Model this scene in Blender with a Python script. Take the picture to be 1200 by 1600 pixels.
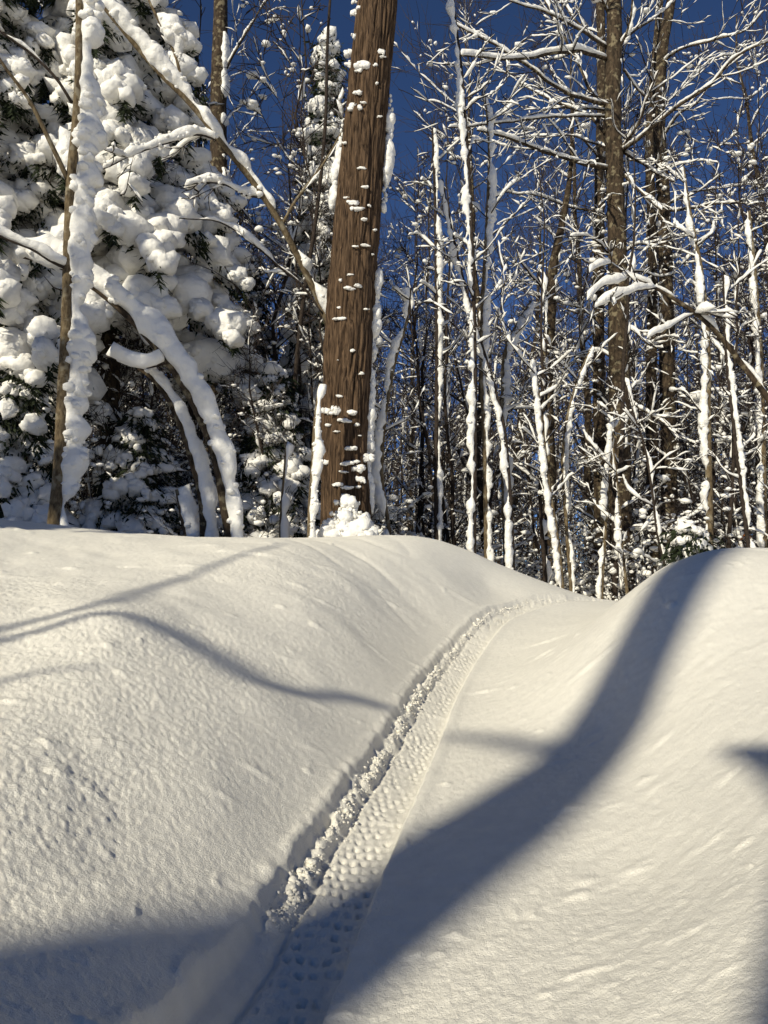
import bpy, math, random
import numpy as np
from mathutils import Vector

for o in list(bpy.data.objects):
    bpy.data.objects.remove(o)
SC = bpy.context.scene
COL = SC.collection

# ------------------------------------------------------------------ camera, sky, sun, exposure
CAM_H = 0.60
PITCH = math.atan(70 / 1200)
cam = bpy.data.cameras.new('camera')
cam.sensor_fit = 'VERTICAL'
cam.sensor_height = 36.0
cam.lens = 27.0
cam.clip_start = 0.02
cam.clip_end = 2000
cam_o = bpy.data.objects.new('camera', cam)
cam_o.location = (0, 0, CAM_H)
cam_o.rotation_euler = (math.pi / 2 + PITCH, 0, 0)
COL.objects.link(cam_o)
SC.camera = cam_o

SUN_EL, SUN_AZ = math.radians(33), math.radians(180 + 35)      # behind the camera, to its left
S = np.array([math.sin(SUN_AZ) * math.cos(SUN_EL), math.cos(SUN_AZ) * math.cos(SUN_EL), math.sin(SUN_EL)])
W = bpy.data.worlds.new('World')
SC.world = W
W.use_nodes = True
nt = W.node_tree
sky = nt.nodes.new('ShaderNodeTexSky')
sky.sky_type = 'NISHITA'
sky.sun_disc = False
sky.sun_elevation = SUN_EL
sky.sun_rotation = SUN_AZ
sky.altitude = 7000
sky.air_density = 0.85
sky.dust_density = 0.0
sky.ozone_density = 7.0
nt.links.new(sky.outputs[0], nt.nodes['Background'].inputs[0])
nt.nodes['Background'].inputs[1].default_value = 0.108

sun = bpy.data.lights.new('sun', 'SUN')
sun.energy = 4.8
sun.angle = math.radians(0.85)
sun.color = (1.0, 0.93, 0.755)
sun_o = bpy.data.objects.new('sun', sun)
sun_o.rotation_euler = Vector(tuple(S)).to_track_quat('Z', 'Y').to_euler()
COL.objects.link(sun_o)
SC.view_settings.view_transform = 'Standard'
SC.view_settings.look = 'None'
SC.view_settings.exposure = 0.0
SC.view_settings.gamma = 1.0
SC.cycles.use_denoising = True
SC.cycles.max_bounces = 6

# ------------------------------------------------------------------ small maths
_ca, _sa = math.cos(PITCH), math.sin(PITCH)
def at(px, py, Y):
    """point at world depth Y on the sight line of a place seen in the photograph"""
    dx, dy, dz = (px - 600) / 1200, 1.0, (800 - py) / 1200
    wy, wz = dy * _ca - dz * _sa, dy * _sa + dz * _ca
    k = Y / wy
    return np.array([dx * k, Y, CAM_H + wz * k])

def _hash(ix, iy, iz, seed):
    h = (ix * 374761393 + iy * 668265263 + iz * 2147483647 + seed * 974711) & 0xffffffff
    h = ((h ^ (h >> 13)) * 1274126177) & 0xffffffff
    h = ((h ^ (h >> 16)) * 668265263) & 0xffffffff
    return ((h ^ (h >> 15)) & 0xffffff) / float(0xffffff)

def noise2(x, y, seed=0):
    ix, iy = np.floor(x).astype(np.int64), np.floor(y).astype(np.int64)
    fx, fy = x - ix, y - iy
    ux, uy = fx * fx * (3 - 2 * fx), fy * fy * (3 - 2 * fy)
    a, b = _hash(ix, iy, 0, seed), _hash(ix + 1, iy, 0, seed)
    c, d = _hash(ix, iy + 1, 0, seed), _hash(ix + 1, iy + 1, 0, seed)
    return (a + (b - a) * ux) * (1 - uy) + (c + (d - c) * ux) * uy - 0.5

def noise3(p, seed=0):
    i = np.floor(p).astype(np.int64)
    f = p - i
    u = f * f * (3 - 2 * f)
    ix, iy, iz = i[..., 0], i[..., 1], i[..., 2]
    ux, uy, uz = u[..., 0], u[..., 1], u[..., 2]
    def lerp(a, b, t): return a + (b - a) * t
    x00 = lerp(_hash(ix, iy, iz, seed), _hash(ix + 1, iy, iz, seed), ux)
    x10 = lerp(_hash(ix, iy + 1, iz, seed), _hash(ix + 1, iy + 1, iz, seed), ux)
    x01 = lerp(_hash(ix, iy, iz + 1, seed), _hash(ix + 1, iy, iz + 1, seed), ux)
    x11 = lerp(_hash(ix, iy + 1, iz + 1, seed), _hash(ix + 1, iy + 1, iz + 1, seed), ux)
    return lerp(lerp(x00, x10, uy), lerp(x01, x11, uy), uz) - 0.5

def sstep(a, b, x):
    t = np.clip((x - a) / (b - a), 0, 1)
    return t * t * (3 - 2 * t)

def norm(v):
    return v / (np.linalg.norm(v, axis=-1, keepdims=True) + 1e-12)

# ------------------------------------------------------------------ materials
def mat_new(name):
    m = bpy.data.materials.new(name)
    m.use_nodes = True
    n, l = m.node_tree.nodes, m.node_tree.links
    return m, n, l, n['Principled BSDF']

def mat_snow(name, scale=1.0, bump=0.35, dist=0.004, col=(0.87, 0.85, 0.80), lumps=0.0):
    m, n, l, b = mat_new(name)
    b.inputs['Base Color'].default_value = (*col, 1)
    b.inputs['Roughness'].default_value = 0.75
    b.inputs['Specular IOR Level'].default_value = 0.25
    tc = n.new('ShaderNodeTexCoord')
    n1 = n.new('ShaderNodeTexNoise'); n1.inputs['Scale'].default_value = 60 * scale
    n1.inputs['Detail'].default_value = 5; n1.inputs['Roughness'].default_value = 0.7
    l.new(tc.outputs['Object'], n1.inputs['Vector'])
    n2 = n.new('ShaderNodeTexNoise'); n2.inputs['Scale'].default_value = 7 * scale
    n2.inputs['Detail'].default_value = 3
    l.new(tc.outputs['Object'], n2.inputs['Vector'])
    rp = n.new('ShaderNodeMapRange'); rp.inputs[1].default_value = 0.3; rp.inputs[2].default_value = 0.7
    rp.inputs[3].default_value = 0.95; rp.inputs[4].default_value = 1.03
    l.new(n2.outputs['Fac'], rp.inputs[0])
    mx = n.new('ShaderNodeMix'); mx.data_type = 'RGBA'; mx.blend_type = 'MULTIPLY'; mx.inputs[0].default_value = 1
    mx.inputs[6].default_value = (*col, 1)
    l.new(rp.outputs[0], mx.inputs[7]); l.new(mx.outputs[2], b.inputs['Base Color'])
    bp = n.new('ShaderNodeBump'); bp.inputs['Strength'].default_value = bump; bp.inputs['Distance'].default_value = dist
    l.new(n1.outputs['Fac'], bp.inputs['Height']); l.new(bp.outputs[0], b.inputs['Normal'])
    if lumps:
        vo = n.new('ShaderNodeTexVoronoi'); vo.feature = 'SMOOTH_F1'; vo.inputs['Scale'].default_value = 15 * scale; vo.inputs['Smoothness'].default_value = 0.35
        l.new(tc.outputs['Object'], vo.inputs['Vector'])
        b2 = n.new('ShaderNodeBump'); b2.invert = True; b2.inputs['Strength'].default_value = lumps; b2.inputs['Distance'].default_value = 0.03
        l.new(vo.outputs['Distance'], b2.inputs['Height']); l.new(b2.outputs[0], bp.inputs['Normal'])
    return m

def mat_bark(name, dark, light, sx, sz, bump=0.6, dist=0.01, pale=None, pale_amt=0.0):
    m, n, l, b = mat_new(name)
    b.inputs['Roughness'].default_value = 0.9
    b.inputs['Specular IOR Level'].default_value = 0.15
    tc = n.new('ShaderNodeTexCoord')
    mp = n.new('ShaderNodeMapping'); mp.inputs['Scale'].default_value = (sx, sx, sz)
    l.new(tc.outputs['Object'], mp.inputs['Vector'])
    n1 = n.new('ShaderNodeTexNoise'); n1.inputs['Scale'].default_value = 1.0
    n1.inputs['Detail'].default_value = 6; n1.inputs['Roughness'].default_value = 0.65
    l.new(mp.outputs[0], n1.inputs['Vector'])
    cr = n.new('ShaderNodeValToRGB')
    cr.color_ramp.elements[0].position = 0.36; cr.color_ramp.elements[0].color = (*dark, 1)
    cr.color_ramp.elements[1].position = 0.66; cr.color_ramp.elements[1].color = (*light, 1)
    l.new(n1.outputs['Fac'], cr.inputs[0])
    out = cr.outputs[0]
    if pale:
        n3 = n.new('ShaderNodeTexNoise'); n3.inputs['Scale'].default_value = 13; n3.inputs['Detail'].default_value = 4
        l.new(tc.outputs['Object'], n3.inputs['Vector'])
        mr = n.new('ShaderNodeMapRange'); mr.inputs[1].default_value = 0.55; mr.inputs[2].default_value = 0.64
        mr.inputs[3].default_value = 0; mr.inputs[4].default_value = pale_amt
        l.new(n3.outputs['Fac'], mr.inputs[0])
        mx = n.new('ShaderNodeMix'); mx.data_type = 'RGBA'
        l.new(mr.outputs[0], mx.inputs[0]); l.new(out, mx.inputs[6]); mx.inputs[7].default_value = (*pale, 1)
        out = mx.outputs[2]
    l.new(out, b.inputs['Base Color'])
    bp = n.new('ShaderNodeBump'); bp.inputs['Strength'].default_value = bump; bp.inputs['Distance'].default_value = dist
    l.new(n1.outputs['Fac'], bp.inputs['Height']); l.new(bp.outputs[0], b.inputs['Normal'])
    return m

M_GROUND = mat_snow('ground_snow', 4.2, 0.85, 0.004, (0.86, 0.825, 0.73))
M_SNOW = mat_snow('clinging_snow', 0.9, 0.7, 0.014, lumps=0.55)
M_SNOWFAR = mat_snow('far_snow', 0.5, 0.2, 0.02)
M_BIGBARK = mat_bark('furrowed_bark', (0.018, 0.011, 0.007), (0.160, 0.102, 0.060), 64, 4.2, 1.0, 0.02)
M_BARK = mat_bark('grey_brown_bark', (0.016, 0.012, 0.008), (0.085, 0.060, 0.038), 24, 9, 0.8, 0.01, (0.25, 0.21, 0.13), 0.65)
M_SAPBARK = mat_bark('sapling_bark', (0.06, 0.042, 0.024), (0.19, 0.145, 0.085), 45, 16, 0.5, 0.003, (0.28, 0.25, 0.18), 0.6)
M_TWIG = mat_bark('twig_bark', (0.022, 0.016, 0.012), (0.055, 0.042, 0.034), 30, 30, 0.2, 0.002)
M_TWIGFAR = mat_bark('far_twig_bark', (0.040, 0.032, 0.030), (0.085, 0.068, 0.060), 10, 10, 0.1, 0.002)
M_NEEDLE = mat_bark('fir_needles', (0.010, 0.014, 0.007), (0.035, 0.045, 0.022), 30, 30, 0.3, 0.004)
M_LEAF = mat_bark('dead_leaf', (0.22, 0.07, 0.02), (0.40, 0.15, 0.04), 30, 30, 0.3, 0.004)

# ------------------------------------------------------------------ mesh builder
_ICO = {}
def ico(sub):
    if sub not in _ICO:
        import bmesh
        bm = bmesh.new()
        bmesh.ops.create_icosphere(bm, subdivisions=sub, radius=1.0)
        bm.verts.ensure_lookup_table()
        v = np.array([x.co[:] for x in bm.verts]); f = np.array([[x.index for x in q.verts] for q in bm.faces])
        bm.free()
        _ICO[sub] = (v, f)
    return _ICO[sub]

class MB:
    def __init__(s):
        s.v, s.q, s.t, s.n = [], [], [], 0
    def add(s, v, quads=None, tris=None):
        v = np.asarray(v, float)
        if quads is not None and len(quads): s.q.append(np.asarray(quads) + s.n)
        if tris is not None and len(tris): s.t.append(np.asarray(tris) + s.n)
        s.v.append(v); s.n += len(v)
    def tube(s, P, R, k=6, R2=None, up=None, rough=0.0, seed=0, cap=True, freq=1.0):
        """tube along P; R across, R2 along the direction `up` (per point)"""
        P = np.asarray(P, float); n = len(P)
        R = np.broadcast_to(np.asarray(R, float), (n,))
        T = norm(np.gradient(P, axis=0))
        if up is None:
            ax = np.zeros(3); ax[np.argmin(np.abs(T.mean(0)))] = 1.0
            up = np.broadcast_to(ax, (n, 3))
        U = norm(up - T * (up * T).sum(1, keepdims=True))
        B = np.cross(T, U)
        a = np.arange(k) * (2 * math.pi / k)
        ru = R if R2 is None else np.broadcast_to(np.asarray(R2, float), (n,))
        V = P[:, None, :] + (np.cos(a)[None, :, None] * ru[:, None, None]) * U[:, None, :] + (np.sin(a)[None, :, None] * R[:, None, None]) * B[:, None, :]
        if rough > 0:
            q = noise3(V * freq, seed) + 0.5 * noise3(V * freq * 2.3, seed + 5)
            V = P[:, None, :] + (V - P[:, None, :]) * (1 + rough * 2 * q[..., None])
        i = np.arange(n - 1)[:, None] * k; j = np.arange(k)[None, :]; j2 = (j + 1) % k
        Q = np.stack([i + j, i + j2, i + k + j2, i + k + j], -1).reshape(-1, 4)
        V = V.reshape(-1, 3)
        if cap:
            V = np.vstack([V, P[:1], P[-1:]])
            c0, c1 = n * k, n * k + 1
            jj = np.arange(k); jn = (jj + 1) % k
            tr = np.vstack([np.stack([np.full(k, c0), jn, jj], 1), np.stack([np.full(k, c1), (n - 1) * k + jj, (n - 1) * k + jn], 1)])
        else:
            tr = None
        s.add(V, Q, tr)
    def lumps(s, C, R, sub=2, seed=0, amp=0.28, freq=1.6):
        """noisy rounded lumps; C (m,3), R (m,) or (m,3)"""
        C = np.asarray(C, float); m = len(C)
        if m == 0: return
        R = np.asarray(R, float)
        if R.ndim == 1: R = np.repeat(R[:, None], 3, 1)
        v, f = ico(sub)
        off = np.random.RandomState(seed).rand(m, 1, 3) * 90
        q = noise3(v[None] * freq + off, seed) + 0.5 * noise3(v[None] * freq * 2.2 + off, seed + 3)
        V = C[:, None, :] + v[None] * R[:, None, :] * (1 + 2 * amp * q[..., None])
        F = (f[None] + (np.arange(m) * len(v))[:, None, None]).reshape(-1, 3)
        s.add(V.reshape(-1, 3), None, F)
    def mesh(s, name, base=(0, 0, 0), smooth=True):
        me = bpy.data.meshes.new(name)
        if not s.v:
            return me
        V = np.vstack(s.v) - np.asarray(base)
        Q = np.vstack(s.q) if s.q else np.zeros((0, 4), int)
        T = np.vstack(s.t) if s.t else np.zeros((0, 3), int)
        me.vertices.add(len(V)); me.vertices.foreach_set('co', V.astype(np.float32).ravel())
        L = np.concatenate([Q.ravel(), T.ravel()])
        me.loops.add(len(L)); me.loops.foreach_set('vertex_index', L.astype(np.int32))
        st = np.concatenate([np.arange(len(Q)) * 4, len(Q) * 4 + np.arange(len(T)) * 3])
        me.polygons.add(len(st)); me.polygons.foreach_set('loop_start', st.astype(np.int32))
        me.update(calc_edges=True)
        me.polygons.foreach_set('use_smooth', np.full(len(st), smooth))
        return me

def obj(name, mb, mat, parent=None, base=(0, 0, 0), smooth=True):
    me = mb.mesh(name, base, smooth) if isinstance(mb, MB) else mb
    if isinstance(mb, MB): me.materials.append(mat)
    o = bpy.data.objects.new(name, me)
    COL.objects.link(o)
    if parent is not None:
        o.parent = parent
        if name in ('snow_cover', 'snow', 'twigs', 'crown', 'stems', 'snow_load', 'bough', 'snow_plaster', 'snow_heap', 'snow_clump'): o['kind'] = 'stuff'
    return o

def tag(o, label=None, cat=None, group=None, kind=None):
    for k, v in (('label', label), ('category', cat), ('group', group), ('kind', kind)):
        if v: o[k] = v
    return o

def root(name, base, label, cat, group=None):
    o = bpy.data.objects.new(name, None)
    o.empty_display_size = 0.2
    o.location = tuple(base)
    COL.objects.link(o)
    return tag(o, label, cat, group)

def copy_tree(o, parent=None):
    c = o.copy(); COL.objects.link(c); c.parent = parent
    for ch in o.children: copy_tree(ch, c)
    return c

def resample(P, step, R=None):
    P = np.asarray(P, float)
    d = np.r_[0, np.cumsum(np.linalg.norm(np.diff(P, axis=0), axis=1))]
    n = max(3, int(d[-1] / step) + 1)
    t = np.linspace(0, d[-1], n)
    # Catmull-Rom through the points
    m = np.gradient(P, d, axis=0) if len(P) > 2 else np.repeat(((P[1] - P[0]) / d[-1])[None], len(P), 0)
    i = np.clip(np.searchsorted(d, t, 'right') - 1, 0, len(d) - 2)
    h = (d[i + 1] - d[i])[:, None]; u = ((t - d[i])[:, None]) / h
    Q = (2*u**3 - 3*u**2 + 1) * P[i] + (u**3 - 2*u**2 + u) * h * m[i] + (-2*u**3 + 3*u**2) * P[i+1] + (u**3 - u**2) * h * m[i+1]
    if R is None: return Q
    return Q, np.interp(t, d, R)

# ------------------------------------------------------------------ the snow ground
CTRL = [  # (photo x, photo y, distance)
    # the trail bed
    (390, 1600, .985), (430, 1500, 1.14), (490, 1400, 1.36), (560, 1300, 1.67), (610, 1200, 2.15), (640, 1130, 2.62), (680, 1060, 3.35),
    (720, 1000, 4.3), (800, 952, 5.4), (850, 940, 6.0), (920, 936, 6.6), (985, 941, 6.8),
    (600, 1430, 1.28), (700, 1330, 1.52), (750, 1200, 2.1), (850, 1240, 1.80), (800, 1080, 3.0), (880, 1000, 4.0), (940, 960, 5.4),
    # right bank
    (950, 1150, 2.17), (900, 1200, 1.97), (1000, 1010, 2.50), (1060, 900, 2.85), (1090, 872, 3.05), (1130, 857, 3.3), (1200, 861, 3.2), (1030, 898, 3.0),
    (1200, 1600, .77), (1200, 1400, .98), (1200, 1200, 1.42), (1200, 1050, 1.95), (1200, 940, 2.5), (1000, 1400, 1.24), (1000, 1250, 1.62),
    (1100, 1100, 1.90), (800, 1500, 1.10), (700, 1600, .97), (1000, 1600, .86), (900, 1350, 1.40),
    # left bank
    (0, 1600, .76), (0, 1510, .874), (200, 1450, 1.03), (0, 1400, 1.0), (0, 1300, 1.14), (0, 1150, 1.45), (200, 1300, 1.27), (300, 1250, 1.46), (450, 1250, 1.70),
    (400, 1100, 2.05), (250, 1120, 1.78), (0, 1040, 2.0), (180, 960, 2.35), (300, 1000, 2.45), (0, 940, 2.85), (300, 900, 3.6), (0, 880, 3.7), (130, 850, 4.6),
    (440, 854, 4.7), (500, 950, 3.35), (560, 1020, 3.0), (500, 1100, 2.35), (600, 900, 4.8), (700, 900, 5.5), (760, 920, 6.0), (620, 960, 4.2), (680, 950, 4.6),
    (0, 810, 5.6), (100, 823, 5.6), (200, 833, 5.6), (300, 839, 5.5), (440, 840, 5.6), (510, 841, 5.8), (560, 837, 6.0), (560, 870, 5.2), (560, 930, 3.95), (600, 836, 6.1), (600, 866, 5.4), (650, 837, 6.25), (650, 870, 5.65), (650, 920, 4.9), (690, 844, 6.4), (690, 870, 6.0), (740, 861, 6.6), (800, 889, 6.9), (860, 912, 7.1),
]
cp = [at(*c) for c in CTRL]
EXTRA = [(-4, 7.6, .72), (-2, 7.4, .62), (-.4, 7.6, .52), (.6, 8.6, .30), (1.8, 8.9, .0), (-.7, 6.7, .73), (0, 6.9, .70), (.35, 7.2, .66), (.8, 7.5, .52), (2.6, 8.2, .02), (3.4, 7.6, .1), (1.9, 4.6, .48), (2.6, 5.2, .3), (3.2, 3.6, .55),
         (4.5, 3.0, .6), (-5, 4, .95), (-3.2, 2.2, .8), (-1.4, .5, .42), (-2.5, -.5, .5), (1.3, .3, .32), (2.5, 0, .45), (-.2, .3, .06), (-.3, -1.5, .05), (-.4, -5, .1), (-4, -4, .4), (3, -4, .4),
         (-9, 12, .2), (0, 12, -.45), (6, 12, -.5), (14, 8, .4), (-14, 4, .8), (-20, -20, .5), (20, -20, .5), (-25, 30, -1.2), (0, 30, -1.9), (25, 30, -1.7),
         (-120, 120, -6), (0, 150, -8), (120, 120, -7), (-150, -100, 1), (150, -100, 1), (0, -150, 1), (-200, 20, 1), (200, 20, 1)]
cp = np.vstack([np.array(cp), np.array(EXTRA, float)])
def warp(x, y):
    k = (x * x + y * y + .09) ** -.25
    return x * k, y * k
_cx, _cy = warp(cp[:, 0], cp[:, 1])
def _phi(r2): return 0.5 * r2 * np.log(r2 + 1e-9)
_N = len(cp)
_A = np.zeros((_N + 3, _N + 3))
_A[:_N, :_N] = _phi((_cx[:, None] - _cx) ** 2 + (_cy[:, None] - _cy) ** 2) + np.eye(_N) * 0.006
_A[:_N, _N] = 1; _A[:_N, _N + 1] = _cx; _A[:_N, _N + 2] = _cy
_A[_N:, :_N] = _A[:_N, _N:].T
_wt = np.linalg.solve(_A, np.r_[cp[:, 2], 0, 0, 0])
def base_height(x, y):
    x = np.asarray(x, float); y = np.asarray(y, float)
    sh = x.shape; u, v = warp(x.ravel(), y.ravel())
    z = np.empty(len(u))
    for a in range(0, len(u), 40000):
        b = slice(a, a + 40000)
        r2 = (u[b, None] - _cx) ** 2 + (v[b, None] - _cy) ** 2
        z[b] = _phi(r2) @ _wt[:_N] + _wt[_N] + _wt[_N + 1] * u[b] + _wt[_N + 2] * v[b]
    return z.reshape(sh)

# track centre line, x as a function of y
_tp = np.array([at(300, 1800, .80), at(390, 1600, .985), at(462, 1480, 1.18), at(515, 1390, 1.385), at(572, 1290, 1.71), at(625, 1190, 2.22), at(655, 1130, 2.62), at(692, 1060, 3.35), at(742, 992, 4.4), at(795, 955, 5.35), at(850, 940, 6.0), at(980, 938, 7.0)])
_tp = np.vstack([[[-.40, -2, 0]], [[-.32, .2, 0]], _tp, [[3.2, 8.6, 0]]])
_ty = np.linspace(-2, 8.6, 1500)
_m = np.gradient(_tp[:, 0], _tp[:, 1])
def _herm(t):
    i = np.clip(np.searchsorted(_tp[:, 1], t, 'right') - 1, 0, len(_tp) - 2)
    h = _tp[i + 1, 1] - _tp[i, 1]; u = (t - _tp[i, 1]) / h
    return (2*u**3-3*u**2+1)*_tp[i,0]+(u**3-2*u**2+u)*h*_m[i]+(-2*u**3+3*u**2)*_tp[i+1,0]+(u**3-u**2)*h*_m[i+1]
_tx = _herm(_ty)
_ts = np.r_[0, np.cumsum(np.hypot(np.diff(_tx), np.diff(_ty)))]
_tc = 1 / np.sqrt(1 + np.gradient(_tx, _ty) ** 2)
TW = 0.080           # half width of the wheel track
def track_ds(x, y):
    return (x - np.interp(y, _ty, _tx)) * np.interp(y, _ty, _tc), np.interp(y, _ty, _ts)

_rs = np.random.RandomState(4)
# wind-scoured flakes: little crusts with a steep side towards the sun
FL = []
for _ in range(300):
    yy = math.exp(_rs.uniform(math.log(.7), math.log(5.5)))
    FL.append((_rs.uniform(-.55, .6) * yy, yy, _rs.gamma(2.2, .008) * (.6 + .5 * yy), _rs.uniform(.004, .009) * (.6 + .35 * yy), min(_rs.gamma(2.0, .0017), .0055) * (.6 + .4 * yy), _rs.normal(.1, .3)))

def ground_height(x, y, fine=True):
    z = base_height(x, y)
    if not fine: return z
    r = np.hypot(x, y)
    near = np.exp(-(r / 14.0) ** 2)
    # soft wind-packed undulation
    z = z + near * (0.018 * noise2(x * 1.7 + 3, y * 1.2, 1) + 0.006 * noise2(x * 5 + y * 1.5, y * 3.2, 2))
    d, s = track_ds(x, y)
    # streaks of drifted snow, running across the trail
    u, v = x * .86 + y * .5, -x * .5 + y * .86
    smooth = sstep(-.05, .35, d)
    z = z + near * (0.0026 * noise2(u * 7, v * 34, 3) * (0.15 + .85 * smooth) + 0.0013 * noise2(u * 22, v * 80, 4) * (.3 + .7 * smooth))
    # crumbly crust on the left bank
    gr = sstep(-.10, -.45, d) * sstep(6.5, 3.0, r) * np.clip(.35 + 2.0 * noise2(x * 1.3 + 9, y * 1.3, 8) + .45 * sstep(1.9, .9, y) , 0.06, 1.0)
    g = noise2(x * 98, y * 98, 5) + .9 * noise2(x * 200, y * 200, 6) + .35 * noise2(x * 34, y * 34, 7)
    z = z + gr * 0.0040 * g + 0.0019 * near * (noise2(x * 95, y * 95, 9) + .8 * noise2(x * 190, y * 190, 10))
    lb = sstep(-.08, -.4, d) * sstep(7.5, 4.0, r)
    z = z + lb * (.020 * noise2(u * 3.6 + 2, v * 1.7, 51) + .008 * noise2(u * 10, v * 5.5, 52) - .022 * np.clip(1 - 7 * np.abs(noise2(u * 3.1, v * 1.4 + 7, 53)), 0, 1) * np.clip(1.4 * noise2(x * .9, y * .9, 54) + .4, 0, 1))
    # flakes
    order = np.argsort(y, kind='stable'); ys = y[order]
    for fx, fy, fl, fw, fh, fa in FL:
        near_i = order[np.searchsorted(ys, fy - .16):np.searchsorted(ys, fy + .16)]
        mk = near_i[(np.abs(x[near_i] - fx) < .16) & (np.abs(y[near_i] - fy) < .16)]
        if not len(mk): continue
        dx, dy = x[mk] - fx, y[mk] - fy
        a, b = dx * math.cos(fa) + dy * math.sin(fa), -dx * math.sin(fa) + dy * math.cos(fa)
        b = b + .4 * fw * noise2(dx * 120, dy * 60, 3)
        z[mk] += fh * np.exp(-(a / fl) ** 2) * np.where(b < 0, np.exp(-(b / (.5 * fw)) ** 2), np.exp(-(b / (3.2 * fw)) ** 2))
    # the wheel track
    on = (np.abs(d) < .4) & (y > -2) & (y < 8.6)
    dd, ss, xx, yy = d[on], s[on], x[on], y[on]
    wob = .010 * noise2(ss * 9, ss * 0, 11) + .006 * noise2(ss * 40, dd * 20, 12)
    e = dd + wob * (dd < 0) + .004 * noise2(ss * 30, ss * 0, 14) * (dd > 0)
    inside = sstep(-TW - .012, -TW + .010, e) * (1 - sstep(TW - .006, TW + .006, e))
    depth = 0.028 * inside
    rim = .004 * np.exp(-((e + TW + .018) / .016) ** 2) * (1 + 2.0 * noise2(ss * 28, dd * 40, 15)) + .004 * np.exp(-((e - TW - .02) / .02) ** 2)
    # broken crumbs along the left side of the rut
    cz = np.exp(-((e + .060) / .020) ** 2)
    crumb = sstep(1.0, 1.5, yy) * cz * (.011 + .022 * noise2(ss * 30, dd * 50, 16) + .017 * noise2(ss * 80, dd * 90, 17))
    groove = -.010 * np.exp(-((e + .036 + .004 * noise2(ss * 12, ss * 0, 19)) / .007) ** 2)
    # tyre lugs, pressed in
    bed = sstep(-.030, -.018, e) * (1 - sstep(TW - .020, TW - .006, e))
    row = ss / .036 + .45 * noise2(dd * 60, ss * 9, 23); ri = np.floor(row); rf = row - ri
    colu = dd / .0205 + .5 * (ri % 2) + .5 * noise2(ri * 1.7, dd * 0 + 3, 20); ci = np.floor(colu); cf = colu - ci
    jit = _hash(ri.astype(np.int64), ci.astype(np.int64), 0, 3)
    lug = sstep(.16, .28, cf) * (1 - sstep(.70, .84, cf)) * sstep(.15, .40, rf) * (1 - sstep(.58, .70, rf))
    dimple = -bed * lug * .0070 * (1 + .55 * np.clip(yy - 1.5, 0, 3)) * np.clip(1.25 * jit - .05 + .8 * noise2(ss * 6, dd * 14, 27), 0, 1.2) * (ss > 0)
    z[on] += -depth + rim + crumb * inside + groove * inside + dimple
    return z

ang_f = np.linspace(-32, 32, 640)
ang = np.radians(np.r_[np.linspace(-180, -33, 66)[:-1], ang_f, np.linspace(33, 180, 66)[1:-1]])
rad = [.30, .38, .46, .52]
r_ = .56
while r_ < 9.0:
    rad.append(r_); r_ += min(r_ * r_ * .0033, r_ * (.0046 if r_ < 4.6 else .0075))
while r_ < 420: rad.append(r_); r_ *= 1.06
rad = np.array(rad)
GA, GR = np.meshgrid(ang, rad)
GX, GY = GR * np.sin(GA), GR * np.cos(GA)
GZ = ground_height(GX.ravel(), GY.ravel()).reshape(GX.shape)
mb = MB()
na, nr = len(ang), len(rad)
V = np.stack([GX, GY, GZ], -1).reshape(-1, 3)
i = np.arange(nr - 1)[:, None] * na; j = np.arange(na)[None, :]; j2 = (j + 1) % na
Q = np.stack([i + j, i + j2, i + na + j2, i + na + j], -1).reshape(-1, 4)[:, ::-1]
c = len(V)
V = np.vstack([V, [[0, 0, float(base_height(np.array([0.]), np.array([0.]))[0])]]])
T = np.stack([np.full(na, c), (np.arange(na) + 1) % na, np.arange(na)], 1)
mb.add(V, Q, T)
ground = obj('snow_ground', mb, M_GROUND)
tag(ground, 'deep wind-packed snow with a tyre track curving along the trail', None, None, 'structure')
print('ground verts', len(V))

def gz(x, y):
    return float(base_height(np.array([x], float), np.array([y], float))[0])

# loose snow crumbs thrown up along the track, and a few clods on the banks
mb = MB()
rs = np.random.RandomState(11)
yy = np.exp(rs.uniform(math.log(1.25), math.log(6.3), 1900))
dd = np.clip(rs.normal(-.055, .012, 1900), -.078, -.03)
xx = np.interp(yy, _ty, _tx) + dd
rr = (rs.gamma(1.6, .0010, 1900) + .0009) * (.45 + 1.3 * np.clip(noise2(yy * 5, yy * 0, 44) + .5, 0, 1))
zz = ground_height(xx, yy) + rr * .05
mb.lumps(np.stack([xx, yy, zz], 1), np.stack([rr, rr * rs.uniform(.7, 1.2, 1900), rr * rs.uniform(.5, .9, 1900)], 1), 1, 5, .6, 1.2)
crumbs = obj('snow_crumbs', mb, M_GROUND)
tag(crumbs, 'loose snow crumbs strewn beside the tyre track', 'snow crumbs', None, 'stuff')
#TREES#
# ------------------------------------------------------------------ trees: helpers
WIND = norm(np.array([0.85, -0.35, 0.0]))          # the side the snow was blown against

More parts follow.
